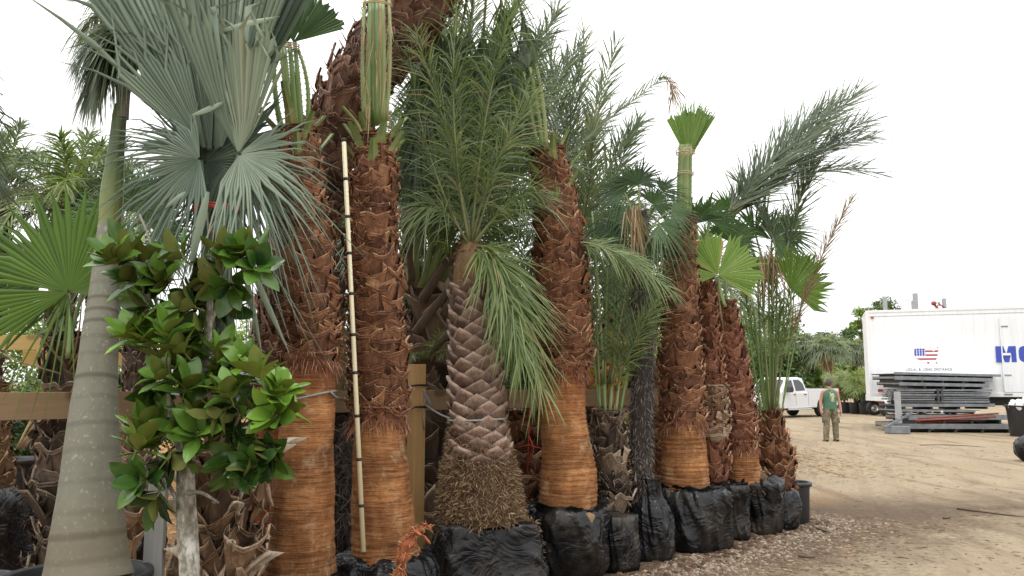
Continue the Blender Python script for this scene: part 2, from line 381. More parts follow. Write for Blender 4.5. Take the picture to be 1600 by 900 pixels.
M['metal'] = simple('galvanised', (.20, .215, .23), .5, .5, 5, .45, .1)
M['metal_dark'] = simple('dull_steel', (.065, .07, .075), .6, .5, 7, .4, .15)
M['rust'] = simple('red_primer', (.26, .065, .04), .65, .4, 9, .1, .1)
M['white_paint'] = simple('trailer_white', (.70, .73, .76), .45, .06, 1.2, stretch=(4, 4, .3))
def grimy_white():
    t = NT('trailer_white'); f = t.noise(t.coord((5, 5, .35)), 2.2, 6, .65); g2 = t.noise(t.coord((1, 1, 1)), .8, 4)
    c = t.mix(t.ramp(f, [(.42, (0, 0, 0)), (.75, (.45, .45, .45))]), (.74, .77, .80), (.50, .50, .49))
    c = t.mix(t.ramp(g2, [(.45, (0, 0, 0)), (.8, (.35, .35, .35))]), c, (.58, .60, .62)); return t.bsdf(c, .5)
M['white_paint'] = grimy_white()
M['white_trim'] = simple('trim_white', (.70, .71, .72), .5, .1, 4)
M['grey_paint'] = simple('grey_paint', (.32, .33, .34), .5, .2, 5)
M['truck'] = simple('truck_paint', (.62, .63, .65), .22, .03, 2, coat=.6)
M['glass'] = simple('car_glass', (.018, .022, .025), .05, .2, 2, spec=.8)
M['rubber'] = simple('tyre_rubber', (.022, .021, .02), .85, .4, 12, bump=.3)
M['black_trim'] = simple('black_trim', (.02, .02, .022), .5, .2, 6)
M['chrome'] = simple('bright_metal', (.6, .61, .62), .25, .1, 4, .9)
M['red_lens'] = simple('red_lens', (.42, .02, .025), .3, .1, 9)
M['amber'] = simple('amber_lens', (.45, .16, .04), .35, .1, 9)
M['blue_letter'] = simple('blue_lettering', (.035, .065, .38), .5, .06, 3)
M['grey_letter'] = simple('dark_lettering', (.07, .07, .09), .5, .06, 3)
M['skin'] = simple('skin', (.42, .23, .16), .55, .12, 12)
M['hair'] = simple('greying_hair', (.085, .07, .06), .7, .4, 60, bump=.5, bscale=150)
M['boot_shoe'] = simple('tan_boots', (.23, .165, .10), .8, .3, 14)
M['rope'] = simple('grey_strap', (.26, .26, .25), .7, .25, 30, bump=.4)
M['black_rope'] = simple('black_strap', (.016, .016, .017), .7, .25, 30, bump=.4)
M['red_twine'] = simple('red_twine', (.50, .06, .035), .7, .25, 30)
M['tan_twine'] = simple('tan_twine', (.40, .30, .18), .8, .25, 30)
M['pole'] = simple('pole_ivory', (.66, .60, .40), .4, .1, 6)
M['pole_black'] = simple('pole_band', (.018, .018, .018), .6, .1, 6)
M['sheath'] = tintmat('orange_sheath', [(0, (.10, .028, .010)), (.4, (.24, .070, .028)), (.7, (.42, .15, .06)), (1, (.54, .36, .21))], rough=.8, nscale=20)
M['stone'] = simple('white_stone', (.70, .69, .67), .8, .15, 6, bump=.5)
M['croton'] = leafmat('croton_leaf', [(0, (.25, .20, .03)), (.4, (.45, .33, .05)), (.7, (.50, .19, .03)), (1, (.36, .07, .03))], .4, .25)
def tree_leaf(name, a, b, c_): return leafmat(name, [(0, a), (.5, b), (1, c_)], .5, .3, 1.5)
M['leaf_a'] = tree_leaf('tree_leaf_mid', (.030, .060, .018), (.085, .145, .040), (.17, .24, .075))
M['leaf_b'] = tree_leaf('tree_leaf_yellow', (.06, .10, .018), (.15, .23, .04), (.28, .37, .08))
M['leaf_c'] = tree_leaf('tree_leaf_dark', (.022, .045, .018), (.052, .092, .034), (.10, .15, .055))

# ------------------------------------------------------------------ plant builders
def path(P, D, n):
    """pixel control points (px, py, half[, dD]) at depth D -> world points and radii"""
    Q = [(p[0], p[1], p[2], D + (p[3] if len(p) > 3 else 0)) for p in P]
    out = catmull(Q, n); pts = []; rad = []
    for px, py, h, d in out:
        pts.append(at(px, py, d)); rad.append(h * ray_scale(py, d))
    return pts, rad
def extend_down(pts, rad, flare=1.05):
    """continue a trunk straight to the ground when the frame cuts it"""
    p = pts[0]
    if p.z > .02: return [V((p.x - (pts[1].x - p.x) * .5, p.y, 0.0))] + pts, [rad[0] * flare] + rad
    return pts, rad

def core(mb, pts, rad, n=28, tint=.3, mat=0, rough=.0, seed=0):
    rows = []; ts = []
    for i, (p, r, (T, a, b)) in enumerate(zip(pts, rad, frames(pts))):
        row = []
        for j in range(n):
            an = 2 * math.pi * j / n
            d = a * math.cos(an) + b * math.sin(an)
            rr = r * (1 + rough * noise.noise(V((d.x * 2 + seed, d.y * 2, p.z * 3))))
            row.append(p + d * rr)
        rows.append(row); ts += [tint if not callable(tint) else tint(i / (len(pts) - 1))] * n
    mb.grid(rows, True, ts, mat)
    o = len(mb.v) - n; mb.f.append(tuple(o + j for j in range(n))); mb.m.append(mat)

def boots(mb, pts, rad, ring=.075, per=6, h=.15, flare=.055, w=1.15, dip=.42, tint=.40, jit=1.0, hairs=.6, point=1.0, s0=0.0, s1=1.0, twist=.5, lip=.02, mat=0, tear=.08, tv=.11):
    """criss-cross leaf bases: each a curved plate that flares outward and ends in a pale cut rim"""
    fr = frames(pts)
    L = [0]
    for i in range(1, len(pts)): L.append(L[-1] + (pts[i] - pts[i - 1]).length)
    tot = L[-1]
    def samp(s):
        s = max(0, min(tot, s)); k = 0
        while k < len(L) - 2 and L[k + 1] < s: k += 1
        u = (s - L[k]) / max(1e-6, L[k + 1] - L[k])
        return pts[k].lerp(pts[k + 1], u), rad[k] * (1 - u) + rad[k + 1] * u, fr[min(k + (u > .5), len(fr) - 1)]
    s = s0 * tot; row = 0
    while s < tot * s1:
        for q in range(per):
            ss = s + rnd.gauss(0, ring * .22 * jit)
            p, r, (T, a, b) = samp(ss)
            az = 2 * math.pi * (q + (row % 2) * twist) / per + rnd.gauss(0, .07 * jit)
            hw = math.pi / per * w * rnd.uniform(.85, 1.15)
            hh = h * rnd.uniform(.8, 1.25); fl = flare * rnd.uniform(.55, 1.5)
            skew = rnd.gauss(0, .18) * jit; tt = tint + rnd.gauss(0, tv); dp = dip * rnd.uniform(.4, 1.5)
            lift = [rnd.gauss(0, .1) * jit for _ in range(7)]
            if rnd.random() < tear: hh *= 1.5; fl *= 1.4
            rows = []; ts = []; nu = 6
            for wv, wf, dr in ((0, .0, -.012), (.35, .55, .010), (.72, .86, None), (.94, .98, None), (1.0, 1.0, None)):
                rw = []
                for i in range(nu + 1):
                    u = i / nu * 2 - 1
                    an = az + u * hw * (.55 + .45 * wf) + skew * wv * .5
                    d = a * math.cos(an) + b * math.sin(an)
                    zz = wv * hh
                    ro = fl * wv ** 1.6 * (1 - .18 * abs(u)) if dr is None else dr + fl * .25 * wv
                    if wv > .6:
                        k = (wv - .6) / .4
                        zz += k * hh * (dp * (abs(u) ** 1.4 - .35) + lift[i] * .6)
                        ro += k * .012 * rnd.uniform(-1, 1) + k * fl * .3 * abs(u) ** 2 * point
                    pp, r2, _ = samp(ss + zz)
                    rw.append(pp + d * (r2 + ro)); ts.append(min(1, max(0, tt + (.0 if wv > .5 else -.05) + (rnd.uniform(.25, .5) if wv == 1 else 0))))
                rows.append(rw)
            # the cut lip turns back in towards the trunk
            rw = []
            for i in range(nu + 1):
                v0 = rows[-1][i]; v1 = rows[-2][i]
                inw = (p + T * (v0 - p).dot(T)) - v0; inw.normalize()
                rw.append(v0 + inw * lip + (v1 - v0) * .12); ts.append(min(1, max(0, tt + .12)))
            rows.append(rw)
            rw2 = []
            for i in range(nu + 1):
                v0 = rows[-1][i]; v1 = rows[-3][i]
                rw2.append(v0 + (v1 - v0) * .9 - T * .02); ts.append(max(0, tt - .1))
            rows.append(rw2)
            mb.grid(rows, False, ts, mat)
            # frayed strands at the corners
            nh = int(hairs * 4 + rnd.random())
            for _ in range(nh):
                c = rows[4][rnd.choice((0, 0, 1, 3, nu - 1, nu, nu))]
                an = az + rnd.uniform(-.6, .6); d = (a * math.cos(an) + b * math.sin(an)) * rnd.uniform(.3, 1) + T * rnd.uniform(-.5, .9) + ub(V(), .4)
                d.normalize(); ln = rnd.uniform(.02, .075); sd = d.cross(T); 
                if sd.length < .1: continue
                sd = sd.normalized() * rnd.uniform(.001, .003); e = c + d * ln + V((0, 0, -ln * .25))
                mid = c + d * ln * .55
                mb.add([c - sd, c + sd, mid + sd * .8, mid - sd * .8, e], [(0, 1, 2, 3), (3, 2, 4)], min(1, .68 + rnd.uniform(0, .3)), mat)
        s += ring; row += 1

def knobs(mb, pts, rad, ring=.085, per=6, h=.15, bulge=.05, tint=.5):
    """pineapple pattern of a pruned date palm: broad pointed scales"""
    fr = frames(pts); L = [0]
    for i in range(1, len(pts)): L.append(L[-1] + (pts[i] - pts[i - 1]).length)
    tot = L[-1]; s = 0; row = 0
    while s < tot:
        for q in range(per):
            ss = s + rnd.gauss(0, .006)
            k = 0
            while k < len(L) - 2 and L[k + 1] < ss: k += 1
            u_ = max(0, min(1, (ss - L[k]) / max(1e-6, L[k + 1] - L[k])))
            p = pts[k].lerp(pts[k + 1], u_); r = rad[k] * (1 - u_) + rad[k + 1] * u_; T, a, b = fr[k]
            az = 2 * math.pi * (q + (row % 2) * .5) / per + rnd.gauss(0, .04)
            hw = math.pi / per * 1.12; tt = tint + rnd.gauss(0, .12); hh = h * rnd.uniform(.9, 1.1); bl = bulge * rnd.uniform(.75, 1.3)
            sk = rnd.gauss(0, .12); rows = []; ts = []
            for wv, wf, ro in ((-.15, .5, -.02), (.1, .85, .25), (.35, 1.0, .62), (.6, .88, .95), (.82, .52, 1.15), (1.0, .14, 1.2), (.98, .12, .6), (.93, .1, -.2)):
                rw = []
                for i in range(7):
                    u = i / 3 - 1; an = az + u * hw * wf + sk * wv
                    d = a * math.cos(an) + b * math.sin(an)
                    rw.append(p + T * (wv * hh - .10 * hh * abs(u) * (wv > .3)) + d * (r + bl * ro * (1 - .55 * u * u) + rnd.uniform(-.005, .005)))
                    ts.append(max(0, min(1, tt + rnd.uniform(-.08, .08) + (.18 if .8 < wv and ro > .8 else 0) - (.25 if ro < .3 else 0))))
                rows.append(rw)
            mb.grid(rows, False, ts)
        s += ring; row += 1

def hair(mb, c, d, ln, w=.002, tint=.5, mat=0, drop=.3):
    sd = d.cross(V((rnd.uniform(-1, 1), rnd.uniform(-1, 1), rnd.uniform(-1, 1))))
    if sd.length < .05: return
    sd = sd.normalized() * w; m = c + d * ln * .5 + V((0, 0, -ln * drop * .25)); e = c + d * ln + V((0, 0, -ln * drop))
    mb.add([c - sd, c + sd, m + sd, m - sd, e], [(0, 1, 2, 3), (3, 2, 4)], tint, mat)
def shaggy(mb, pts, rad, n, ln=(.04, .1), w=.002, tint=(.3, .8), out=1.0, up=0.0, mat=0, drop=.4):
    fr = frames(pts)
    for _ in range(n):
        k = rnd.randrange(len(pts) - 1); u = rnd.random(); p = pts[k].lerp(pts[k + 1], u); r = rad[k] * (1 - u) + rad[k + 1] * u
        T, a, b = fr[k]; an = rnd.uniform(0, 2 * math.pi); d0 = a * math.cos(an) + b * math.sin(an)
        d = d0 * out + T * (up + rnd.uniform(-.6, .6)) + ub(V(), .6); d.normalize()
        hair(mb, p + d0 * r * .98, d, rnd.uniform(*ln), w * rnd.uniform(.6, 1.5), rnd.uniform(*tint), mat, drop)

def leaflet(mb, b0, d, l, w, wv, droop, tint, mat=0, tipdry=.0):
    st = ((0, .55), (.3, 1.0), (.68, .75), (1, .08)); vs_ = []; ts = []
    for s, k in st:
        p = b0 + d * (l * s) + V((0, 0, -droop * l * s * s)); q = wv * (w * k)
        vs_ += [p - q, p + q]; tt = tint + (tipdry if s == 1 else 0); ts += [tt, tt]
    mb.add(vs_, [(0, 1, 3, 2), (2, 3, 5, 4), (4, 5, 7, 6)], ts, mat)
def frond(mb, p0, p1, p2, L=.4, n=50, w=.011, start=.12, a0=62, a1=28, droop=.25, vee=.45, tint=.45, tv=.16, up=None, rr=.011, one=0, mess=.24, mat=0, rmat=1, sides=(-1, 1)):
    up = up or V((0, -.6, .8)); w *= .72; n = int(n * 1.18); L *= 1.12
    N = 14; pts = [bez(p0, p1, p2, i / N) for i in range(N + 1)]
    mb.tube(pts, [rr * (1.25 - 1.05 * i / N) for i in range(N + 1)], 5, .5 + rnd.uniform(-.2, .2), rmat)
    for i in range(n):
        for sd in sides:
            t = start + (1 - start) * (i + rnd.uniform(.1, .9)) / n
            P = bez(p0, p1, p2, t); T = bezt(p0, p1, p2, t)
            S = T.cross(up)
            if S.length < .05: S = T.cross(V((1, 0, 0)))
            S.normalize(); Nn = S.cross(T)
            an = R(a0 + (a1 - a0) * t + rnd.gauss(0, 7)); ve = vee + rnd.gauss(0, .22)
            d = T * math.cos(an) + (S * sd * math.cos(ve) + Nn * math.sin(ve)) * math.sin(an)
            d = (d + ub(V(), mess)).normalized()
            u = (t - start) / (1 - start)
            l = L * (.45 + .55 * math.sin(math.pi * min(1, .12 + u * .80))) * rnd.uniform(.82, 1.12)
            wv = d.cross(Nn + ub(V(), .35))
            if wv.length < .05: continue
            wv.normalize()
            leaflet(mb, P, d, l, w * rnd.uniform(.8, 1.2), wv, droop * rnd.uniform(.5, 1.5), min(.93, tint + rnd.gauss(0, tv)), mat, .12 if rnd.random() < .15 else .0)

def fan(mb, hub, up, nrm, Rr, spread=300, n=44, join=.5, droop=.12, cup=.15, tint=.4, tv=.10, fold=.35, jit=.06, split=.12, mat=0, tipdrop=.3, asym=0, wk=1.0, tipdry=.06, wild=.06):
    up = up.normalized(); nrm = (nrm - up * nrm.dot(up)).normalized(); sd = up.cross(nrm)
    da = R(spread) / n; a00 = -R(spread) / 2
    for i in range(n):
        if rnd.random() < split * .25: continue
        a = a00 + da * (i + .5) + R(asym)
        dirv = up * math.cos(a) + sd * math.sin(a)
        Ri = Rr * (.80 + .20 * math.cos(a * .5)) * (1 + rnd.gauss(0, jit))
        jn = join * rnd.uniform(.9, 1.1); tt = tint + rnd.gauss(0, tv); td = tipdrop * rnd.uniform(.2, 1.6); tw = rnd.gauss(0, wild)
        vs_ = []; ts = []
        tang = -up * math.sin(a) + sd * math.cos(a)
        for s in (.02, .25, jn, jn + (1 - jn) * .45, 1.0):
            hw = math.tan(da / 2) * min(s, jn) * Ri * wk
            if s > jn: hw *= max(.04, 1 - ((s - jn) / (1 - jn)) ** 1.15)
            c = hub + dirv * (s * Ri) + nrm * (cup * Ri * s * s) + V((0, 0, -1)) * (droop * Ri * s ** 2.2)
            if s > jn: 
                q = (s - jn) / (1 - jn); c += V((0, 0, -1)) * (td * Ri * (1 - jn) * q * q) + tang * (tw * Ri * q)
            fo = nrm * (fold * hw)
            vs_ += [c - tang * hw - fo, c + fo, c + tang * hw - fo]
            e = tipdry if s == 1 else 0
            ts += [tt - .05 + e, tt + .06 + e, tt - .05 + e]
        fs = []
        for k in range(4):
            for j in range(2): fs.append((k * 3 + j, k * 3 + j + 1, (k + 1) * 3 + j + 1, (k + 1) * 3 + j))
        mb.add(vs_, fs, [min(.97, x) for x in ts], mat)
def petiole(mb, pts, r0, r1, tint=.5, teeth=0, mat=0, tmat=0, flat=.45, hint=V((0, -1, 0))):
    n = len(pts); rad = [r0 + (r1 - r0) * i / (n - 1) for i in range(n)]
    mb.tube(pts, rad, 8, tint, mat, True, flat, hint)
    if teeth:
        fr = frames(pts, hint)
        for sd in (-1, 1):
            for i in range(teeth):
                u = (i + .5) / teeth * (n - 1); k = min(int(u), n - 2); p = pts[k].lerp(pts[k + 1], u - k); T, a, b = fr[k]
                r = rad[k]; c = p + b * sd * r
                mb.add([c - T * .006, c + T * .006, c + b * sd * .011 + T * .006, c - a * .003], [(0, 1, 2), (1, 3, 2), (0, 2, 3)], .97, tmat)
def qpath(a, b, c, n=8): return [bez(a, b, c, i / (n - 1)) for i in range(n)]

def bag_mesh(mb, c, prof, ex=1, ey=1, rot=0, sq=2.0, amp=.02, seed=0, nphi=110, nz=54, folds=1.0, mat=0):
    P = catmull([(z, r) for z, r in prof], nz); rows = []
    for z, r in P:
        row = []
        for j in range(nphi):
            ph = 2 * math.pi * j / nphi; cx, sy = math.cos(ph), math.sin(ph)
            k = (abs(cx) ** sq + abs(sy) ** sq) ** (-1 / sq)
            q = V((cx * 1.6 + seed, sy * 1.6, z * 2.2))
            big = noise.noise(q * .9) * amp * 2.4 + noise.noise(q * 2.1) * amp * .7
            f1 = 1 - abs(noise.noise(V((cx * 3.2 + z * 2.2 + seed, sy * 3.2 - z * 1.4, z * 1.3 + seed * .7)))) * 2.4
            f2 = 1 - abs(noise.noise(V((cx * 5 - z * 5 + seed, sy * 5 + z * 4, z * 6)))) * 2
            f3 = 1 - abs(noise.noise(V((cx * 9 + seed, sy * 9, z * 16 + ph)))) * 2
            d = big + folds * amp * (.95 * max(-.3, f1) ** 3 + .12 * f2 * abs(f2))
            rr = r * k + d
            x, y = cx * rr * ex, sy * rr * ey
            x, y = x * math.cos(rot) - y * math.sin(rot), x * math.sin(rot) + y * math.cos(rot)
            row.append(V((c[0] + x, c[1] + y, c[2] + max(z + .35 * d * (z > .03), 0.0 if z < .02 else .005))))
        rows.append(row)
    mb.grid(rows, True, .5, mat)
    o = len(mb.v) - nphi; mb.f.append(tuple(o + j for j in range(nphi))); mb.m.append(mat)
    mb.f.append(tuple(reversed(range(len(mb.v) - nphi * nz, len(mb.v) - nphi * nz + nphi)))); mb.m.append(mat)
def bag_skirt(mb, c, z, r, seed, mat=0, n=60, hgt=.07):
    """loose gathered plastic round the neck"""
    rows = []
    for k in range(5):
        row = []
        for j in range(n):
            ph = 2 * math.pi * j / n
            w = noise.noise(V((math.cos(ph) * 4 + seed, math.sin(ph) * 4, k * .35)))
            rr = r * (1 + .04 * k) + .035 * w * (k + .5) / 2
            row.append(V((c[0] + math.cos(ph) * rr, c[1] + math.sin(ph) * rr, z + hgt * (k / 4 - .3) * (1 + w))))
        rows.append(row)
    mb.grid(rows, True, .5, mat)

# ------------------------------------------------------------------ ground
def graded(lo, hi, step, far):
    xs = []; x = lo
    while x <= hi: xs.append(x); x += step
    st = step; a = [xs[0]]; 
    while a[-1] > -far: st *= 1.35; a.append(a[-1] - st)
    st = step; b = [xs[-1]]
    while b[-1] < far: st *= 1.35; b.append(b[-1] + st)
    return list(reversed(a[1:])) + xs + b[1:]
gx = graded(-6, 9, .09, 700); gy = graded(2, 16, .09, 900)
mb = MB(); mb.grid([[V((x, y, gz(x, y))) for x in gx] for y in gy])
g = mb.build('ground', M['ground']); g['kind'] = 'structure'; g['label'] = 'sandy dirt yard and drive with dark soil beside the palms'

# ------------------------------------------------------------------ fence
def FY(x): return 7.77 + .8 * x
def beam(mb, a, b, h, t, mat=0, tint=.5):
    d = (b - a); L = d.length; T = d.normalized(); up = V((0, 0, 1)); s = T.cross(up).normalized(); u2 = s.cross(T)
    vs_ = []
    for e in (a, b):
        for k in ((-1, -1), (1, -1), (1, 1), (-1, 1)): vs_.append(e + s * k[0] * t / 2 + u2 * k[1] * h / 2)
    mb.add(vs_, [(3, 2, 1, 0), (4, 5, 6, 7), (0, 1, 5, 4), (1, 2, 6, 5), (2, 3, 7, 6), (3, 0, 4, 7)], tint, mat)
def local_beam(name, a, b, h, t, mat, parent):
    """a beam in its own axes so that the grain follows it"""
    d = b - a; L = d.length
    mb = MB(); mb.box((0, 0, 0), L, t, h); o = mb.build(name, mat, None, False, .004)
    o.parent = parent; o.location = (a + b) / 2 - wloc(parent)
    o.rotation_euler = (0, -math.asin(d.z / L), math.atan2(d.y, d.x)); return o
fence = thing('timber_fence', (-.6, FY(-.6), 0), 'weathered timber fence with one broad rail running behind the whole row of palms', 'fence')
xs = [-4.6, -2.05, -.05, 2.0]
for i in range(3):
    a = V((xs[i] + .004, FY(xs[i] + .004), 1.455)); b = V((xs[i + 1] - .004, FY(xs[i + 1] - .004), 1.46))
    local_beam('rail', a, b, .178, .04, M['rail'], fence)
def post(px, D, w, top, mat, name='post', parent=None, rot=.68):
    p = at(px, 600, D); mb = MB(); mb.box((0, 0, top / 2), w, w, top); o = mb.build(name, mat, None, False, .005)
    o.rotation_euler = (0, 0, rot)
    if parent: o.parent = parent; o.location = V((p.x, p.y, 0)) - wloc(parent)
    else: o.location = (p.x, p.y, 0)
    return o
def post_at_x(x, w, top, mat, side=.075, rot=.675):
    p = V((x + side * .62, FY(x) - side * .78, 0)); mb = MB(); mb.box((0, 0, top / 2), w, w, top); o = mb.build('post', mat, None, False, .005)
    o.rotation_euler = (0, 0, rot); o.parent = fence; o.location = p - wloc(fence); return o
post_at_x(-.875, .115, 1.77, M['post'])
post_at_x(-2.12, .10, 1.5, M['post'], -.075)
post_at_x(1.40, .10, 1.45, M['post'], -.075)
gp = post(255, 4.95, .105, 1.12, M['post_grey'], 'short_post', None, .2); tag(gp, 'short weathered grey post standing beside the pale magnolia trunk', 'post')
# second fence, further back on the left
fb = thing('timber_fence', at(60, 600, 8.4) * 1.0, 'new yellow timber fence standing behind the weathered one at far left', 'fence'); fb.location.z = 0
a, b = at(-190, 536, 8.2), at(122, 535, 8.6); local_beam('rail', a, b, .16, .045, M['rail_new'], fb)
a, b = at(36, 560, 8.75), at(430, 557, 9.3); local_beam('rail', a, b, .165, .045, M['rail_new'], fb)
for px, D in ((-120, 8.36), (88, 8.74), (395, 9.32)):
    p = at(px, 600, D); mb = MB(); mb.box((0, 0, .98), .10, .10, 1.96); o = mb.build('post', M['post'], None, False, .005); o.parent = fb
    o.location = V((p.x, p.y + .08, 0)) - wloc(fb)
# ------------------------------------------------------------------ washingtonia palms with shaved lower trunks
def base_of(px, D): p = at(px, 600, D); return V((p.x, p.y, 0))
def fan_palm(name, label, D, shave, bootP, bagspec=None, boot='boot', per=7, ring=.058, bh=.112, flare=.040, cut=None, hairs=.6, red=True, group=None, seed=0, fis=.8):
    root = thing(name, base_of(shave[0][0] if shave else bootP[0][0], D), label, 'palm tree', group)
    if shave:
        pts, rad = path(shave, D, 90); rb = rad[0]
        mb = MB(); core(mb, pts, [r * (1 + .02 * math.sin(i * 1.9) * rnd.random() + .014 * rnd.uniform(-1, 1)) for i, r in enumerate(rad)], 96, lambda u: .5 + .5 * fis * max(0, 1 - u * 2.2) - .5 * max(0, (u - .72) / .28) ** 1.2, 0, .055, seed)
        for k in range(len(mb.v) - 1):
            p_ = mb.v[k]; ax = pts[min(len(pts) - 1, k // 96)]; dd_ = p_ - ax; dd_.z = 0
            mb.v[k] = p_ + dd_ * (.022 * noise.noise(V((p_.x * 22, p_.y * 22, p_.z * 5))) + .014 * noise.noise(V((p_.x * 8, p_.y * 8, p_.z * 45))))
        mb.build('trunk', M['shaved'], root)
    pts, rad = path(bootP, D, 60)
    mb = MB(); core(mb, pts, [r * .86 for r in rad], 24, .12)
    boots(mb, pts, [r * .90 for r in rad], ring, per, bh, flare, hairs=hairs, mat=0)
    if red and shave:      # torn red fibre where the shaving stops
        k = 6; boots(mb, pts[:k], [r * .93 for r in rad[:k]], .06, 7, .12, .03, mat=1, hairs=5, tint=.5, dip=1.3, jit=3.5)
        shaggy(mb, pts[:4], [r * 1.02 for r in rad[:4]], 420, (.03, .12), .0022, (.2, .95), .45, -.9, 1)
    shaggy(mb, pts, [r * 1.05 for r in rad], int(160 * hairs), (.02, .06), .0016, (.5, 1), 1, .2, 0, .2)
    mb.build('leaf_bases', [M[boot], M['boot_red']], root)
    return root, pts, rad
def cut_petioles(root, pts, rad, n, ln, w, lean=.5, k0=.86, mat='petiole'):
    """short sawn-off green petiole stubs that stick up round the top of the trunk"""
    fr = frames(pts); m = len(pts)
    for i in range(n):
        k = int((k0 + (1 - k0) * i / n) * (m - 1)); T, a, b = fr[k]; an = 2.4 * i + rnd.uniform(-.3, .3)
        d = a * math.cos(an) + b * math.sin(an); p = pts[k] + d * rad[k] * .75
        l = ln * rnd.uniform(.6, 1.15); q = [p, p + d * l * lean * .45 + T * l * .5, p + d * l * lean * rnd.uniform(.9, 1.4) + T * l]
        mb = MB(); side = T.cross(d)
        rows = []; ts = []
        for j, c in enumerate(q):
            ww = w * (1.9, 1.15, .72)[j]
            rows.append([c - side * ww - d * .006, c + d * .012, c + side * ww - d * .006, c - d * .022])
            ts += [(.98, .66, .45)[j] + rnd.uniform(-.04, .04)] * 4
        mb.grid(rows, True, ts); o = len(mb.v) - 4
        mb.add([v + T * .002 for v in rows[-1]], [(0, 1, 2, 3)], .93)
        for sd in (-1, 1):
            for j in range(7):
                c = q[0].lerp(q[1], j / 3.5) if j < 3.5 else q[1].lerp(q[2], (j - 3.5) / 3.5)
                c = c + side * sd * w * (1.75 - 1.0 * j / 7)
                mb.add([c - T * .006, c + T * .006, c + side * sd * .012 + T * .004], [(0, 1, 2)], .98)
        mb.build('petiole_stub', M[mat], root, False)
def bag_part(root, c, prof, **kw):
    mat = kw.pop('m', 'bag'); skirt = kw.pop('skirt', None); mb = MB(); bag_mesh(mb, c, prof, **kw)
    if skirt: bag_skirt(mb, c, *skirt)
    return mb.build('root_ball_wrap', M[mat], root)

# palm A: broad trunk at the left of the measuring pole
A, ap, ar = fan_palm('fan_palm', 'tall fan palm with orange shaved trunk, standing left of the measuring pole', 5.7,
    [(470, 895, 55), (471, 840, 50), (475, 760, 46.5), (480, 670, 41.5), (484, 600, 38), (486, 565, 38)],
    [(486, 572, 40), (485, 520, 43), (480, 450, 43), (474, 380, 42), (468, 310, 36), (464, 250, 31), (460, 205, 25)], 1, seed=1, hairs=1.1)
bag_part(A, (*base_of(472, 5.72).xy, 0), [(0, .27), (.06, .33), (.16, .34), (.24, .31), (.29, .27), (.315, .19)], seed=1.3, amp=.028, m='bag_dusty')
cut_petioles(A, ap, ar, 9, .24, .028, .7, .8)
for (x0, y0, x1, y1, x2, y2, w) in ((452, 215, 452, 150, 443, 70, .03), (462, 212, 460, 140, 452, 66, .028), (470, 205, 468, 140, 460, 62, .026), (476, 215, 492, 140, 466, 78, .02), (444, 215, 424, 150, 430, 80, .024), (456, 220, 448, 160, 438, 72, .024)):
    mb = MB(); petiole(mb, qpath(at(x0, y0, 5.7), at(x1, y1, 5.62), at(x2, y2, 5.65), 9), w, w * .55, .45 + rnd.uniform(-.15, .15), 16); mb.build('petiole', M['petiole'], A)
for (hx, hy, ux, uy, Rr, sp, n, t_, D_) in ((458, 66, 30, -70, .40, 105, 26, .45, 5.6), (446, 70, -12, -70, .40, 90, 24, .30, 5.68), (436, 74, -26, -60, .34, 80, 20, .22, 5.75), (466, 64, 45, -60, .36, 70, 20, .38, 5.72)):
    h = at(hx, hy, D_); u = at(hx + ux, hy + uy, D_) - h; mb = MB()
    fan(mb, h, u, V((.15, -1, .1)), Rr, sp, n, .92, .0, .05, t_, .07, .5, .03, .02); mb.build('fan_leaf', M['fan'], A)
mb = MB()
for z in (70, 73.5, 77): 
    c = at(450, z, 5.64); mb.tube([c + V((math.cos(k * .524) * .085, math.sin(k * .524) * .05, .004 * math.sin(k))) for k in range(13)], .0045, 5, .5, 0, False)
mb.build('twine', M['tan_twine'], A)

# palm B: the middle one behind the pole
B, bp, br = fan_palm('fan_palm', 'tall fan palm just right of the measuring pole, green tied leaf stalks on its top', 6.05,
    [(602, 872, 57), (600, 850, 50), (597, 780, 47), (594, 720, 43), (592, 660, 38), (592, 640, 37)],
    [(591, 668, 40), (592, 600, 44), (589, 520, 43), (585, 440, 41), (582, 370, 38), (584, 300, 34), (586, 250, 30), (588, 215, 25)], 1, seed=2, hairs=.7)
bag_part(B, (*base_of(606, 6.08).xy, 0), [(0, .30), (.06, .36), (.18, .375), (.28, .345), (.345, .30), (.375, .2)], seed=4.1, amp=.03)
cut_petioles(B, bp, br, 16, .25, .033, .62, .80)
for (x0, y0, x1, y1, x2, y2, w, t_) in ((576, 195, 574, 100, 579, 0, .024, .5), (588, 196, 588, 100, 589, -5, .027, .36), (598, 196, 601, 100, 598, -5, .022, .6), (602, 190, 613, 110, 608, 0, .017, .75), (570, 190, 563, 110, 570, 0, .017, .7), (584, 190, 581, 110, 583, -5, .02, .2), (594, 190, 595, 80, 594, -5, .018, .92)):
    mb = MB(); petiole(mb, qpath(at(x0, y0, 6.0), at(x1, y1, 5.93), at(x2, y2, 5.97), 9), w, w * .72, t_, 26); mb.build('petiole', M['petiole'], B)
for (hx, hy, ux, uy, t_) in ((590, 0, -14, -70, .4), (596, -2, 16, -70, .3), (584, -4, 0, -70, .5)):
    h = at(hx, hy, 5.97); u = at(hx + ux, hy + uy, 5.97) - h; mb = MB(); fan(mb, h, u, V((0, -1, .1)), .55, 80, 24, .9, 0, .05, t_, .07, .5, .03, .02); mb.build('fan_leaf', M['fan'], B)
mb = MB(); c = at(590, 10, 5.97)
for dz in (0, .012): mb.tube([c + V((math.cos(k * .524) * .115, math.sin(k * .524) * .07, dz + .004 * math.sin(k))) for k in range(13)], .0045, 5, .5, 0, False)
mb.build('twine', M['tan_twine'], B)

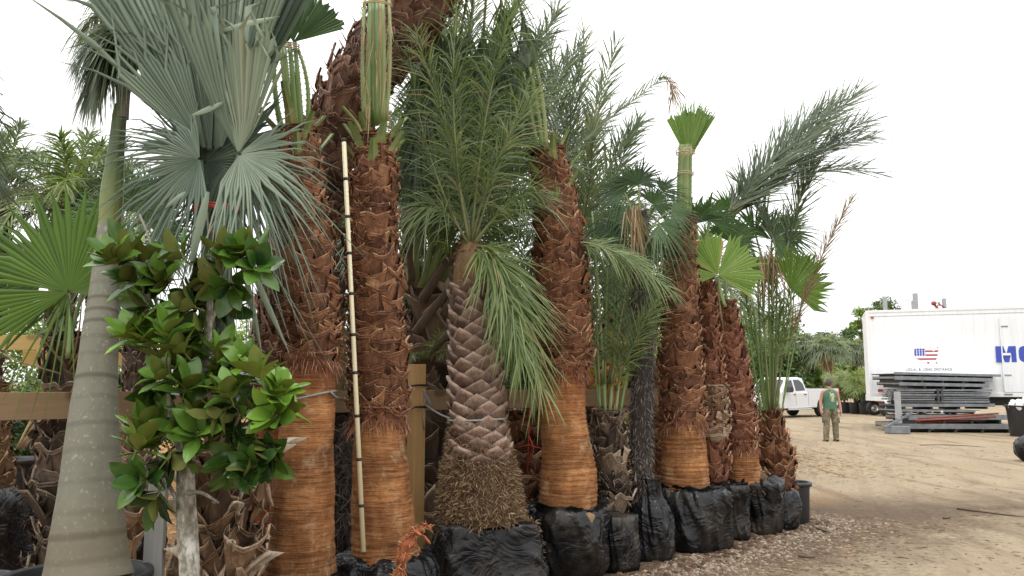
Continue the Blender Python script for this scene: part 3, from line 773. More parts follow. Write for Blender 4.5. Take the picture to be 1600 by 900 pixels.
mb = MB()
for k in range(46): hair(mb, at(rnd.uniform(566, 612), rnd.uniform(10, 180), 5.92), ub(V((0, -.1, -1)), .3).normalized(), rnd.uniform(.08, .35), .004, rnd.uniform(.2, 1), 0, .1)
mb.build('dry_strips', M['frond_dry'], B)
# palm C: right of the date palms
C_, cp, cr = fan_palm('fan_palm', 'fan palm on a round black bag that has a torn brown hole', 7.0,
    [(887, 800, 47), (887, 785, 45.5), (888, 740, 43), (884, 690, 39), (879, 640, 36), (880, 575, 34)],
    [(880, 590, 36), (880, 530, 41), (879, 470, 38), (876, 410, 37), (870, 340, 32), (864, 285, 27), (857, 235, 19)], 1, seed=3, hairs=1.5, flare=.045)
cb = (*base_of(886, 7.02).xy, 0)
bag_part(C_, cb, [(0, .24), (.06, .31), (.2, .355), (.36, .35), (.48, .33), (.55, .29), (.575, .22)], seed=7.7, amp=.034, skirt=(.555, .285, 3.1))
mb = MB(); hc = at(921, 809, 6.72); rows = []
for k, r in ((0, .001), (1, .03), (2, .044)):
    rows.append([hc + V((math.cos(j * .5236) * r * (1 + .25 * math.sin(j * 2.1)), -.004 * (2 - k), math.sin(j * .5236) * r)) for j in range(12)])
mb.grid(rows, True, .75); mb.build('exposed_root_patch', M['rootmat'], C_)
cut_petioles(C_, cp, cr, 12, .22, .03, .7, .70)
for (x0, y0, x1, y1, x2, y2, w, t_) in ((848, 235, 842, 170, 828, 105, .022, .45), (853, 235, 853, 170, 838, 100, .021, .75), (842, 235, 828, 180, 818, 112, .018, .35)):
    mb = MB(); petiole(mb, qpath(at(x0, y0, 7.0), at(x1, y1, 6.95), at(x2, y2, 6.95), 9), w, w * .6, t_, 14); mb.build('petiole', M['petiole'], C_)

for (hx, hy, ux, uy, Rr, sp, t_) in ((826, 106, -16, -60, .42, 70, .45), (836, 102, 20, -60, .40, 66, .5), (820, 110, -40, -40, .36, 70, .35)):
    h = at(hx, hy, 6.97); u = at(hx + ux, hy + uy, 6.97) - h; mb = MB(); fan(mb, h, u, V((.1, -1, .1)), Rr, sp, 18, .35, .25, .05, t_, .12, .5, .12, .3, wild=.4, tipdrop=.8); mb.build('fan_leaf', M['frond_blue'], C_)
# palm D: with the closed fan on top
D_, dp_, dr_ = fan_palm('fan_palm', 'fan palm whose leaves are tied into a closed green brush against the white sky', 8.1,
    [(1071, 775, 38), (1071, 755, 37), (1070, 710, 34), (1068, 665, 30), (1068, 650, 29)],
    [(1068, 668, 31), (1066, 600, 33), (1064, 530, 30), (1062, 470, 28), (1062, 420, 25), (1065, 370, 19), (1068, 335, 13)], 1, seed=4, flare=.042, hairs=.5, ring=.07, bh=.125, per=7)
bag_part(D_, (*base_of(1074, 8.15).xy, 0), [(0, .31), (.05, .36), (.2, .375), (.38, .37), (.5, .35), (.575, .30), (.60, .22)], seed=10.2, amp=.032, sq=2.6, rot=.5, skirt=(.58, .29, 1.7))
for (x0, x1, x2, w, t_) in ((1062, 1064, 1066, .026, .6), (1068, 1068, 1070, .028, .5), (1073, 1073, 1074, .026, .7), (1077, 1078, 1079, .022, .45), (1059, 1060, 1063, .02, .4)):
    mb = MB(); petiole(mb, qpath(at(x0, 345, 8.1), at(x1, 290, 8.03), at(x2, 226, 8.05), 8), w, w * .8, t_, 14); mb.build('petiole', M['petiole'], D_)
for (hx, hy, ux, uy, Rr, sp, n, t_, dd, j) in ((1077, 246, 3, -70, .47, 44, 26, .62, 0, .97), (1080, 244, 12, -70, .47, 42, 22, .5, .05, .97), (1072, 244, -11, -70, .45, 42, 22, .5, .06, .97), (1078, 242, 5, -70, .60, 34, 24, .6, .1, .75), (1082, 242, 15, -70, .54, 34, 20, .4, .12, .8)):
    h = at(hx, hy, 8.05 + dd); u = at(hx + ux, hy + uy, 8.05 + dd) - h; mb = MB(); fan(mb, h, u, V((.05, -1, .15)), Rr, sp, n, j, 0, .06, t_, .05, .5, .02, .0, tipdry=.0, tipdrop=.05); mb.build('fan_leaf', M['fan_bright'], D_)
mb = MB()
for py, r in ((270, .085), (273, .085), (236, .10), (240, .1)):
    c = at(1071, py, 8.04); mb.tube([c + V((math.cos(k * .524) * r, math.sin(k * .524) * .07, .004 * math.sin(k))) for k in range(13)], .005, 5, .5, 0, False)
c = at(1074, 236, 8.0)
for _ in range(60): hair(mb, c + V((rnd.uniform(-.1, .1), rnd.uniform(-.07, 0), rnd.uniform(-.02, .04))), ub(V((rnd.uniform(-1, 1), -.3, -.1)), .5).normalized(), rnd.uniform(.05, .2), .002, .5, 0, .5)
mb.build('twine', M['tan_twine'], D_)

# palms E and F: thinner, still in their brown leaf bases
E_, ep, er = fan_palm('fan_palm', 'slim fan palm squeezed behind, pale split leaf bases low on its trunk', 8.7, None,
    [(1117, 775, 20), (1116, 745, 20), (1114, 650, 20), (1112, 580, 17), (1106, 500, 13), (1101, 440, 10), (1099, 395, 8)], boot='boot_red', per=6, ring=.08, bh=.12, flare=.04, hairs=2.2)
mb = MB(); q, rr_ = path([(1116, 690, 20), (1114, 650, 20), (1112, 600, 18)], 8.7, 12); boots(mb, q, rr_, .07, 6, .11, .05, mat=0, tint=.75); mb.build('split_leaf_bases', M['boot_pale'], E_)
bag_part(E_, (*base_of(1132, 8.6).xy, 0), m='bag_dusty', prof=[(0, .15), (.05, .19), (.2, .20), (.38, .21), (.5, .21), (.55, .19)], seed=13, amp=.035, skirt=(.53, .17, 5.2))
F_, fp, fr_ = fan_palm('fan_palm', 'reddish shaggy fan palm third from the drive end with a bright green open fan above', 8.9,
    [(1163, 762, 27), (1162, 740, 26), (1160, 712, 24), (1158, 685, 23)],
    [(1158, 705, 24), (1154, 650, 25), (1148, 590, 22), (1142, 540, 19), (1138, 500, 14), (1134, 470, 11)], boot='boot_red', per=6, ring=.07, bh=.11, flare=.04, hairs=2.0, fis=.0)
bag_part(F_, (*base_of(1178, 8.95).xy, 0), [(0, .18), (.05, .21), (.25, .25), (.45, .28), (.53, .28), (.56, .24), (.6, .16)], seed=16, amp=.03, m='bag_dusty')
mb = MB(); q, rr_ = path([(1176, 762, 30), (1174, 754, 28), (1170, 748, 20)], 8.95, 8); core(mb, q, rr_, 26, .3, 0, .3); shaggy(mb, q, rr_, 260, (.03, .09), .003, (.1, .7)); mb.build('root_mass', M['rootmat'], F_)
def stalk_fan(root, D, stalk, hub, up, nrm, Rr, sp, n, mat, tint=.45, w=.013, **kw):
    mb = MB(); petiole(mb, qpath(*[at(*p, D) for p in stalk], 9), w * 1.4, w, .45, 10); mb.build('petiole', M['petiole'], root)
    h = at(*hub, D - .02); u = at(hub[0] + up[0], hub[1] + up[1], D - .02) - h
    mb = MB(); fan(mb, h, u, V(nrm), Rr, sp, n, tint=tint, **kw); mb.build('fan_leaf', M[mat], root)
stalk_fan(F_, 8.35, [(1134, 480), (1122, 455), (1124, 432)], (1122, 430), (4, -60), (.05, -1, .12), .50, 236, 44, 'fan_bright', .72, join=.82, droop=.05, cup=.05, tipdrop=.1)
stalk_fan(F_, 8.95, [(1136, 480), (1130, 420), (1140, 380)], (1140, 378), (30, -40), (.3, -1, .3), .42, 200, 34, 'fan', .4, join=.6)
stalk_fan(E_, 8.75, [(1100, 410), (1094, 380), (1085, 350)], (1085, 350), (-30, -40), (-.3, -1, .2), .45, 220, 36, 'fan', .35, join=.5, droop=.3)
stalk_fan(E_, 8.8, [(1100, 410), (1100, 380), (1110, 345)], (1110, 345), (10, -40), (.2, -1, .2), .42, 220, 36, 'fan', .3, join=.5, droop=.25)
mb = MB()      # withered hanging leaf under the bright fan
for _ in range(26): hair(mb, at(1118 + rnd.uniform(-4, 4), 440, 8.75), ub(V((0, -.1, -1)), .25).normalized(), rnd.uniform(.2, .5), .006, rnd.uniform(.2, 1), 0, .3)
mb.build('withered_leaf', M['frond_dry'], F_)

# leaning palm: arches behind palm A and out over palm B
Lp = thing('leaning_palm', base_of(440, 6.75), 'dark boot covered palm trunk that arches right behind the two tall fan palms', 'palm tree')
pts, rad = path([(433, 838, 54), (436, 760, 50), (440, 670, 46), (443, 600, 43)], 6.75, 40)
pts, rad = extend_down(pts, rad); mb = MB(); core(mb, pts, rad, 48, .0, 0, .04, 9); mb.build('trunk', M['shaved'], Lp)
pts, rad = path([(443, 612, 44), (447, 540, 44), (455, 450, 44), (474, 350, 46), (508, 250, 44), (545, 165, 46), (587, 92, 47), (632, 30, 47), (680, -38, 45), (740, -115, 40)], 6.8, 80)
mb = MB(); core(mb, pts, [r * .85 for r in rad], 28, .12)
boots(mb, pts, [r * .88 for r in rad], .075, 8, .16, .06, hairs=1.6, tint=.38, jit=1.9, tear=.25, dip=.6)
shaggy(mb, pts[40:], [r * 1.05 for r in rad[40:]], 200, (.04, .16), .003, (.3, .8), 1.2, .2)
mb.build('leaf_bases', M['boot_lean'], Lp)
fr = frames(pts)
for i in range(16):          # dark cut stalks sticking up from the back of the bend
    k = 34 + i * 2 + rnd.randint(0, 1); T, a, b = fr[k]; mb = MB(); up = V((-.75, -.1, .7)); d = (up - T * up.dot(T)).normalized() + T * .5
    p = pts[k] + (d.normalized()) * rad[k] * .9; mb.tube([p, p + d * .09, p + d * .17 + V((0, 0, .02))], [.012, .008, .002], 5, .35); mb.build('cut_stalk', M['boot'], Lp)
for (x0, y0, x1, y1, x2, y2, D0) in ((720, 0, 690, 120, 650, 330, 7.2), (700, 20, 660, 120, 640, 300, 7.0), (740, 0, 720, 160, 690, 300, 7.3), (690, 30, 650, 150, 632, 260, 7.4), (760, -10, 750, 130, 730, 290, 7.5), (730, 0, 700, 140, 660, 380, 7.6), (800, -40, 830, 60, 825, 200, 7.4), (780, -40, 790, 90, 770, 240, 7.6), (690, 20, 680, 90, 655, 200, 7.1)):
    mb = MB(); frond(mb, at(x0, y0, 6.9), at(x1, y1, D0), at(x2, y2, D0), .42, 52, .015, .15, 40, 18, .55, .2, rnd.uniform(.10, .38), .1, mess=.25)
    mb.build('frond', [M['frond_blue'], M['rachis']], Lp)

# ------------------------------------------------------------------ royal palm
Rp = thing('royal_palm', base_of(137, 4.62), 'smooth grey ringed royal palm trunk that swells at the base in a wide black pot', 'palm tree')
prof = [(137, 905, 66, 0), (137, 880, 60, .01), (138, 830, 53, .02), (141, 770, 46, .05), (144, 700, 40, .09), (147, 640, 34.5, .13), (152, 580, 29.5, .18), (157, 520, 26.5, .23), (162, 460, 21.5, .29), (167, 400, 18.5, .35), (171, 352, 16.5, .40)]
pts, rad = path(prof, 4.62, 320)
ringy = [905 - (x) for x in ()]
rings = [388, 420, 446, 470, 489, 507, 531, 557, 592, 624, 665, 705, 753, 801, 833, 868]
pyv = [p[1] for p in catmull(prof, 320)]
ts = []
for i, y in enumerate(pyv):
    t_ = 0
    for r_ in rings:
        w = 3.2 + (r_ - 380) / 480 * 4.0
        t_ = max(t_, max(0, 1 - (abs(y - r_) / w) ** 2) * (.65 + .35 * math.sin(r_ * 1.7)))
    ts.append(t_); 
rad = [r * (1 + .014 * t_) for r, t_ in zip(rad, ts)]
mb = MB(); fl = list(ts); n_ = len(fl)
core(mb, pts, rad, 56, lambda u: fl[min(n_ - 1, int(round(u * (n_ - 1))))], 0, .015, 3)
b0 = pts[0]; core(mb, [V((b0.x, b0.y, .3)), V((b0.x, b0.y, .45)), b0], [rad[0] * .9, rad[0] * 1.02, rad[0]], 56, 0)
mb.build('trunk', M['royal'], Rp)
mb = MB(); q, rr_ = path([(171, 356, 17.5), (172, 345, 16.5), (175, 300, 16.5), (181, 240, 12.5), (187, 180, 10.5), (190, 165, 10)], 5.02, 40); core(mb, q, rr_, 32, lambda u: .42 + .3 * math.sin(u * 7) + (.5 if u < .05 else 0), 0, .03); mb.build('crownshaft', M['crownshaft'], Rp)
mb = MB(); q, rr_ = path([(190, 185, 10.5), (193, 150, 9.5), (196, 115, 9), (199, 60, 7)], 5.02, 20); core(mb, q, rr_, 24, .5, 0, .06); mb.build('dry_sheath', M['greybark'], Rp)
for (x1, y1, x2, y2, L) in ((180, 0, 140, 90, .3), (175, 20, 150, 130, .28), (190, -10, 165, 60, .3), (200, -20, 160, -10, .3), (185, 0, 190, 70, .25), (175, 40, 160, 110, .26), (165, -10, 135, 40, .28), (200, 20, 178, 100, .28)):
    mb = MB(); D0 = 5.0 + rnd.uniform(-.1, .35); frond(mb, at(198, 70, 5.05), at(x1, y1, D0), at(x2, y2, D0 + .1), L * .9, 44, .010, .1, 55, 25, .95, .1, rnd.uniform(.3, .6), .1, mess=.2)
    mb.build('frond', [M['frond_blue'], M['rachis']], Rp)
for (x1, y1, x2, y2, L) in ((188, 5, 150, 118, .24), (180, 25, 140, 150, .22), (205, 15, 216, 95, .18), (192, 0, 168, 85, .24), (172, 30, 130, 80, .22)):
    mb = MB(); frond(mb, at(197, 66, 4.98), at(x1, y1, 4.95), at(x2, y2, 5.0), L, 40, .013, .05, 55, 25, .95, .1, rnd.uniform(.25, .5), .1, mess=.25); mb.build('frond', [M['frond_blue'], M['rachis']], Rp)

def pot(loc, r, h, label, group=None, name='nursery_pot', taper=.84, soil=True, lip=.028, handles=False, n=40):
    root = thing(name, loc, label, 'plant pot', group); mb = MB()
    c = V(loc)
    mb.lathe([(.01, .0), (r * taper, 0), (r * taper + .006, .01), (r * .96, h * .80), (r, h - .05), (r, h - .045), (r + lip, h - .045), (r + lip + .004, h - .02), (r + lip, h), (r + .004, h + .002), (r - .012, h - .012), (r - .018, h - .10), (r * .9, h - .14)], n, c)
    mb.build('pot_body', M['pot'], root)
    if soil:
        mb = MB(); mb.lathe([(.001, h - .10), (r * .4, h - .092), (r * .75, h - .105), (r - .02, h - .11)], 24, c)
        for k in range(len(mb.v)): mb.v[k] = mb.v[k] + V((0, 0, .025 * noise.noise(mb.v[k] * 7)))
        mb.build('soil', M['soil'], root)
    return root
pot(base_of(137, 4.62), .37, .55, 'wide black pot holding the swollen royal palm trunk')
pot(base_of(-20, 4.9), .20, .46, 'black pot cut off by the left edge at the bottom corner')
pot(V((at(30, 700, 8.2).x, 8.2, 0)), .24, .36 + .5, 'dark square shouldered pot under the left rail with pale cut stalks', taper=.8)
pot(base_of(1235, 9.55), .17, .47, 'tall black pot with rolled rim at the drive end of the row', lip=.02)

# ------------------------------------------------------------------ silver bismarck palm
Bm = thing('silver_palm', base_of(345, 5.25), 'huge silvery blue fan palm with red tied leaves above the magnolia', 'palm tree')
pts, rad = path([(345, 920, 50), (348, 830, 44), (350, 760, 36), (348, 690, 32), (345, 600, 30), (342, 480, 26), (338, 350, 24), (334, 250, 20)], 5.25, 60)
pts, rad = extend_down(pts, rad)
mb = MB(); core(mb, pts, [r * .85 for r in rad], 26, .2)
boots(mb, pts[:26], [r * .9 for r in rad[:26]], .085, 6, .19, .085, 1.0, .6, .5, 1.8, 2.0, tear=.3, tv=.22, mat=0)
mb.build('leaf_bases', M['boot_pale'], Bm)
for i in range(9):          # big split leaf bases peeling off low down
    an = rnd.uniform(-2.6, .2); py = rnd.uniform(730, 900); c = at(348 + math.cos(an) * 10, py, 5.2); d = V((math.cos(an), math.sin(an) * .8, 0)); 
    mb = MB(); rows = []; ts = []; side = V((0, 0, 1)).cross(d); ln = rnd.uniform(.18, .36); w = rnd.uniform(.035, .065); tw = rnd.uniform(-.5, .5); out = rnd.uniform(.12, .30)
    for k in range(7):
        u = k / 6; cc = c + d * (.10 + out * u * u) + V((0, 0, ln * (u - .25))) + side * tw * u * .2
        ww = w * (1 - .55 * u) * (1 + .2 * math.sin(k * 2.2 + i)); rows.append([cc - side * ww + d * .04, cc - side * ww * .5, cc + d * -.012, cc + side * ww * .5, cc + side * ww + d * .045 * (1 + u)]); ts += [.5 + .4 * u + rnd.uniform(-.2, .2) + .25 * (x % 4 == 0) for x in range(5)]
    mb.grid(rows, False, ts); o = mb.build('peeling_leaf_base', M['boot_pale'], Bm); s = o.modifiers.new('thick', 'SOLIDIFY'); s.thickness = .012
fans_b = [  # hub, up vector px, normal, R, spread, n, join, droop, cup, tint, D
    (312, 248, -70, 16, (.25, -1, .25), .60, 190, 42, .42, .12, .10, .40, 4.75),
    (372, 240, 14, -70, (-.45, -1, .2), .74, 70, 24, .80, .0, .25, .70, 4.64),
    (372, 240, -14, -70, (.9, -.75, .1), .92, 50, 16, .85, .0, .20, .58, 4.68),
    (374, 241, 66, 34, (.1, -1, .45), .56, 170, 40, .42, .24, .15, .58, 4.60),
    (374, 250, 34, 70, (.1, -1, .45), .78, 80, 24, .30, .14, .15, .50, 4.66),
    (330, 240, -24, -70, (.2, -1, 0), 1.55, 40, 22, .85, .0, .12, .40, 4.92),
    (338, 240, 4, -70, (0, -1, .0), 1.7, 40, 20, .9, .0, .10, .48, 4.95),
    (344, 236, 14, -70, (-.1, -1, 0), 1.5, 30, 18, .85, .0, .10, .44, 4.88),
    (322, 235, -44, -70, (.3, -1, .05), 1.15, 44, 20, .6, .02, .12, .42, 4.85),
    (356, 236, 40, -64, (-.1, -1, 0), .58, 50, 16, .6, .0, .10, .36, 5.02),
    (335, 250, -4, -70, (0, -1, .0), 1.5, 70, 34, .85, .0, .06, .20, 5.12),
    (312, 240, -66, -40, (.3, -1, .1), .66, 60, 18, .45, .08, .12, .34, 4.95),
    (320, 262, -34, 62, (.2, -1, .3), .52, 110, 26, .35, .20, .1, .30, 5.0),
    (350, 262, 14, 66, (0, -1, .3), .56, 110, 26, .35, .16, .1, .34, 4.98),
    (372, 262, 60, 40, (-.1, -1, .3), .60, 90, 24, .40, .20, .12, .46, 4.78),
    (340, 262, 0, 66, (.1, -1, .3), .60, 130, 30, .35, .18, .1, .24, 5.1),
    (300, 262, -60, 40, (.2, -1, .4), .52, 110, 26, .38, .2, .1, .32, 4.88),
    (362, 250, 0, -60, (0, -1, .05), .42, 350, 50, .6, .05, .0, .34, 5.02),
    (320, 254, 0, -60, (0, -1, .05), .36, 350, 50, .6, .05, .0, .32, 5.0),
    (330, 330, -8, 80, (0, -1, .2), .62, 60, 14, .3, .05, .05, .40, 5.0),
    (366, 330, 14, 80, (0, -1, .2), .82, 46, 12, .25, .05, .05, .55, 4.85),
]
for (hx, hy, ux, uy, nr, Rr, sp, n, jn, dr, cu, ti, D0) in fans_b:
    h = at(hx, hy, D0); u = at(hx + ux, hy + uy, D0) - h; mb = MB()
    fan(mb, h, u, V(nr), Rr, sp, n, jn, dr, cu, ti, .11, .6, .10, .1, tipdrop=.4, wk=1.05, wild=.13); mb.build('fan_leaf', M['fan_silver'], Bm)
for (x0, y0, x1, y1, x2, y2, D0, w) in ((338, 520, 350, 380, 373, 242, 4.85, .030), (335, 520, 325, 380, 312, 250, 4.9, .034), (342, 520, 338, 330, 334, 170, 5.02, .04), (346, 520, 346, 360, 348, 200, 5.0, .036), (330, 520, 322, 360, 322, 190, 5.06, .036), (352, 500, 356, 380, 360, 210, 5.1, .03)):
    mb = MB(); petiole(mb, qpath(at(x0, y0, 5.15), at(x1, y1, D0 + .05), at(x2, y2, D0), 9), w, w * .6, .3); mb.build('petiole', M['fan_silver'], Bm)
for (x0, y0, x1, y1, x2, y2, D0, w) in ((300, 180, 330, 170, 352, 158, 4.6, .02), (340, 50, 390, 35, 438, 26, 4.6, .022), (325, 300, 312, 350, 295, 430, 4.6, .026), (345, 300, 342, 350, 338, 440, 4.7, .02), (385, 400, 410, 460, 452, 552, 4.62, .018), (380, 410, 395, 480, 410, 560, 4.64, .016), (290, 300, 275, 310, 255, 330, 4.6, .015)):
    mb = MB(); q = qpath(at(x0, y0, D0), at(x1, y1, D0 - .05), at(x2, y2, D0), 9); rows = []
    for k, p in enumerate(q):
        ww = w * math.sin(math.pi * (.12 + .86 * k / 8)); T = (q[min(8, k + 1)] - q[max(0, k - 1)]).normalized(); s_ = T.cross(V((.2, -1, .3))).normalized()
        rows.append([p - s_ * ww, p + V((0, -.008, 0)), p + s_ * ww])
    mb.grid(rows, False, .68); mb.build('leaf_blade', M['fan_silver'], Bm)
mb = MB(); c = at(340, 327, 4.93)
for dz in (0, .014, -.011): mb.tube([c + V((math.cos(k * .393) * .15, math.sin(k * .393) * .13, dz + .007 * math.sin(k * 1.3))) for k in range(17)], .006, 5, .5, 0, False)
mb.tube([at(323, 340, 4.78), at(326, 352, 4.77), at(332, 362, 4.77), at(333, 374, 4.78)], .006, 5); mb.build('red_tie', M['red_twine'], Bm)

# ------------------------------------------------------------------ green fan palm, far left
Gf = thing('fan_palm', base_of(100, 5.75), 'short fan palm with one big bright green fan behind the royal trunk at left', 'palm tree')
pts, rad = path([(95, 900, 32), (98, 800, 31), (100, 700, 29), (103, 620, 24), (106, 560, 17), (107, 520, 12)], 5.75, 40); pts, rad = extend_down(pts, rad)
mb = MB(); core(mb, pts, [r * .8 for r in rad], 24, .1); boots(mb, pts, [r * .82 for r in rad], .09, 5, .19, .09, hairs=2.0, tint=.38, jit=1.8); shaggy(mb, pts, rad, 300, (.05, .16), .0025, (.2, .9), 1, .6); mb.build('leaf_bases', M['boot_grey'], Gf)
stalk_fan(Gf, 5.2, [(106, 560), (112, 510), (107, 458)], (107, 456), (-14, -60), (.12, -1, .05), .72, 232, 46, 'fan_bright', .2, .012, join=.60, droop=.04, cup=.06, tipdrop=.12, split=.05, tv=.06, fold=.45)
stalk_fan(Gf, 5.9, [(106, 550), (90, 480), (70, 430)], (70, 430), (-30, -50), (-.3, -1, .3), .6, 250, 44, 'fan', .4)
stalk_fan(Gf, 6.0, [(106, 550), (120, 480), (140, 420)], (140, 420), (30, -50), (.4, -1, .3), .6, 250, 44, 'fan', .45)
stalk_fan(Gf, 5.21, [(106, 560), (112, 510), (107, 458)], (107, 457), (-40, 70), (.12, -1, .05), .66, 80, 9, 'fan_bright', .12, .010, join=.25, droop=.1, cup=.06, tipdrop=.2, wk=.8)
mb = MB()
for (x0, y0, x1, y1, x2, y2) in ((105, 575, 80, 545, 58, 520), (108, 570, 125, 540, 128, 460), (104, 560, 100, 520, 120, 470), (110, 580, 132, 540, 138, 500)): mb.tube(qpath(at(x0, y0, 5.6), at(x1, y1, 5.5), at(x2, y2, 5.45), 7), [.010, .009, .008, .007, .005, .004, .003], 5, .5)
mb.build('dry_stalks', M['frond_dry'], Gf)
mb = MB(); mb.tube([at(-40, 531, 5.3), at(30, 565, 5.4), at(95, 584, 5.55)], .006, 5); tag(mb.build('guy_rope', M['tan_twine']), 'thin pale rope tied from the left edge to the dark fan palm trunk', 'rope')

# palm outside the left edge whose frond hangs into the picture
Le = thing('date_palm', base_of(-190, 5.4), 'date palm at the extreme left whose dark frond droops in from the edge', 'palm tree')
pts, rad = path([(-190, 900, 40), (-190, 600, 38), (-180, 300, 36), (-170, 120, 30)], 5.4, 40); pts, rad = extend_down(pts, rad)
mb = MB(); core(mb, pts, rad, 20, .2); knobs(mb, pts, [r * .9 for r in rad], .1, 6, .17, .05); mb.build('trunk', M['knob'], Le)
for (x1, y1, x2, y2, L) in ((-70, -10, -4, 300, .30), (-110, -60, -60, 280, .3), (-60, -40, -30, 200, .28), (-160, -80, -190, 200, .35)):
    mb = MB(); frond(mb, at(-170, 130, 5.4), at(x1, y1, 5.2), at(x2, y2, 5.1), L, 56, .008, .2, 62, 30, .35, .2, rnd.uniform(.0, .15), .05, up=V((.2, -.9, .4))); mb.build('frond', [M['frond'], M['rachis']], Le)

# ------------------------------------------------------------------ date palm with scaled trunk
Ph = thing('date_palm', base_of(748, 6.65), 'date palm with purple brown scaled trunk above a shaggy root collar and boxy wrap', 'palm tree')
pts, rad = path([(752, 800, 62), (750, 750, 54), (748, 700, 48), (746, 650, 42), (744, 590, 39), (740, 530, 35), (737, 480, 32), (735, 455, 29)], 6.65, 70)
mb = MB(); core(mb, pts, [r * .9 for r in rad], 30, .2); knobs(mb, pts[14:], [r * .90 for r in rad[14:]], .058, 6, .128, .042, .5); shaggy(mb, pts[14:], [r * 1.02 for r in rad[14:]], 500, (.015, .05), .0016, (.4, .9), .5, .3); mb.build('scaled_trunk', M['knob'], Ph)
mb = MB(); q, rr_ = pts[:28], rad[:28]; q, rr_ = path([(752, 815, 62), (751, 790, 62), (750, 760, 58), (749, 735, 54), (748, 712, 48), (747, 690, 43)], 6.65, 24)
core(mb, q, rr_, 48, .2, 0, .07, 5); shaggy(mb, q, [r * 1.06 for r in rr_], 11000, (.02, .075), .0026, (.15, 1), .45, 0, 0, .1); shaggy(mb, pts[14:30], [r * 1.05 for r in rad[14:30]], 900, (.02, .07), .0024, (.2, .95), .5, .2); mb.build('root_collar', M['rootmat'], Ph)
mb = MB(); q, rr_ = path([(736, 478, 27), (735, 450, 27), (733, 420, 24), (735, 395, 19), (738, 380, 12)], 6.65, 20); core(mb, q, rr_, 36, .5, 0, .1); shaggy(mb, q, rr_, 900, (.04, .10), .0016, (.2, .9), .15, .0, 0, .1); mb.build('fibre_crown', M['fibre'], Ph)
bag_part(Ph, (*base_of(762, 6.68).xy, 0), [(0, .46), (.05, .47), (.2, .445), (.36, .425), (.46, .41), (.5, .39), (.515, .33)], seed=20, amp=.034, sq=5.5, rot=.25, ey=.75, nphi=160, nz=70)
mb = MB(); q = [at(826, 815, 6.55), at(832, 850, 6.6), at(836, 900, 6.6)]; core(mb, q, [.05, .07, .08], 16, .6, 0, .5); shaggy(mb, q, [.06, .07, .08], 400, (.02, .06), .003, (.3, 1)); mb.build('exposed_roots', M['rootmat'], Ph)
def fronds(root, lst, L, n, w, mats, tint, **kw):
    for it in lst:
        (x0, y0, d0), (x1, y1, d1), (x2, y2, d2) = it[:3]; tt = it[3] if len(it) > 3 else tint + rnd.uniform(-.1, .1); LL = it[4] if len(it) > 4 else L
        mb = MB(); frond(mb, at(x0, y0, d0), at(x1, y1, d1), at(x2, y2, d2), LL, n, w, tint=tt, **kw); mb.build('frond', mats, root)
FB = [M['frond_bright'], M['rachis']]; FG = [M['frond'], M['rachis']]; FU = [M['frond_blue'], M['rachis']]; FD = [M['frond_dry'], M['rachis']]
fronds(Ph, [((738, 390, 6.6), (790, 350, 6.5), (846, 610, 6.4), .60, .44), ((738, 390, 6.6), (770, 380, 6.4), (815, 560, 6.3), .5, .40), ((736, 385, 6.6), (730, 300, 6.7), (690, 230, 6.9), .3, .4)], .42, 62, .0095, FB, .5, droop=.35, a0=48, a1=20, vee=.25)
fronds(Ph, [((733, 385, 6.6), (700, 180, 6.45), (648, 50, 6.4), .62), ((735, 385, 6.6), (690, 180, 6.4), (720, -40, 6.45), .5), ((733, 385, 6.6), (660, 260, 6.5), (640, 90, 6.5), .45), ((737, 385, 6.6), (750, 150, 6.5), (812, -20, 6.5), .55), ((735, 385, 6.6), (770, 230, 6.4), (838, 150, 6.4), .7), ((738, 385, 6.6), (790, 220, 6.7), (872, 5, 6.8), .35), ((737, 385, 6.6), (800, 300, 6.5), (830, 300, 6.4), .6), ((733, 385, 6.6), (690, 300, 6.4), (650, 330, 6.3), .6)], .47, 58, .0062, FG, .5, droop=.5, a0=46, a1=16, start=.2, mess=.6)
fronds(Ph, [((740, 388, 6.7), (790, 300, 6.9), (850, 330, 7.0)), ((740, 388, 6.7), (800, 220, 7.1), (890, 260, 7.4)), ((735, 388, 6.7), (740, 200, 7.0), (770, 60, 7.1)), ((737, 388, 6.7), (770, 200, 7.0), (840, 70, 7.1), .2), ((735, 388, 6.7), (715, 240, 6.9), (720, 110, 6.9))], .42, 60, .0095, FG, .35, droop=.3, a0=50, a1=22)

# date palm clump behind the rail
Dc = thing('date_palm', base_of(680, 7.9), 'bushy date palm with torn brown leaf bases behind the rail, fronds fanning upward', 'palm tree')
pts, rad = path([(688, 850, 34), (686, 700, 34), (684, 600, 35), (680, 520, 38), (678, 460, 38), (680, 420, 30)], 7.9, 40); pts, rad = extend_down(pts, rad)
mb = MB(); core(mb, pts, [r * .8 for r in rad], 24, .1); boots(mb, pts, [r * .85 for r in rad], .12, 5, .24, .10, hairs=1.4, tint=.5, jit=1.8, tv=.22, dip=.6); mb.build('leaf_bases', M['boot_grey'], Dc)
for (x0, y0, x1, y1, w) in ((660, 470, 712, 390, .05), (650, 520, 700, 455, .05), (690, 500, 722, 440, .04), (645, 440, 640, 380, .04), (700, 420, 720, 380, .045), (668, 560, 700, 520, .05)):
    mb = MB(); petiole(mb, qpath(at(x0, y0, 7.55), at((x0 + x1) / 2 - 4, (y0 + y1) / 2, 7.45), at(x1, y1, 7.4), 6), w, w * .6, .5); mb.build('cut_leaf_base', M['boot_grey'], Dc)
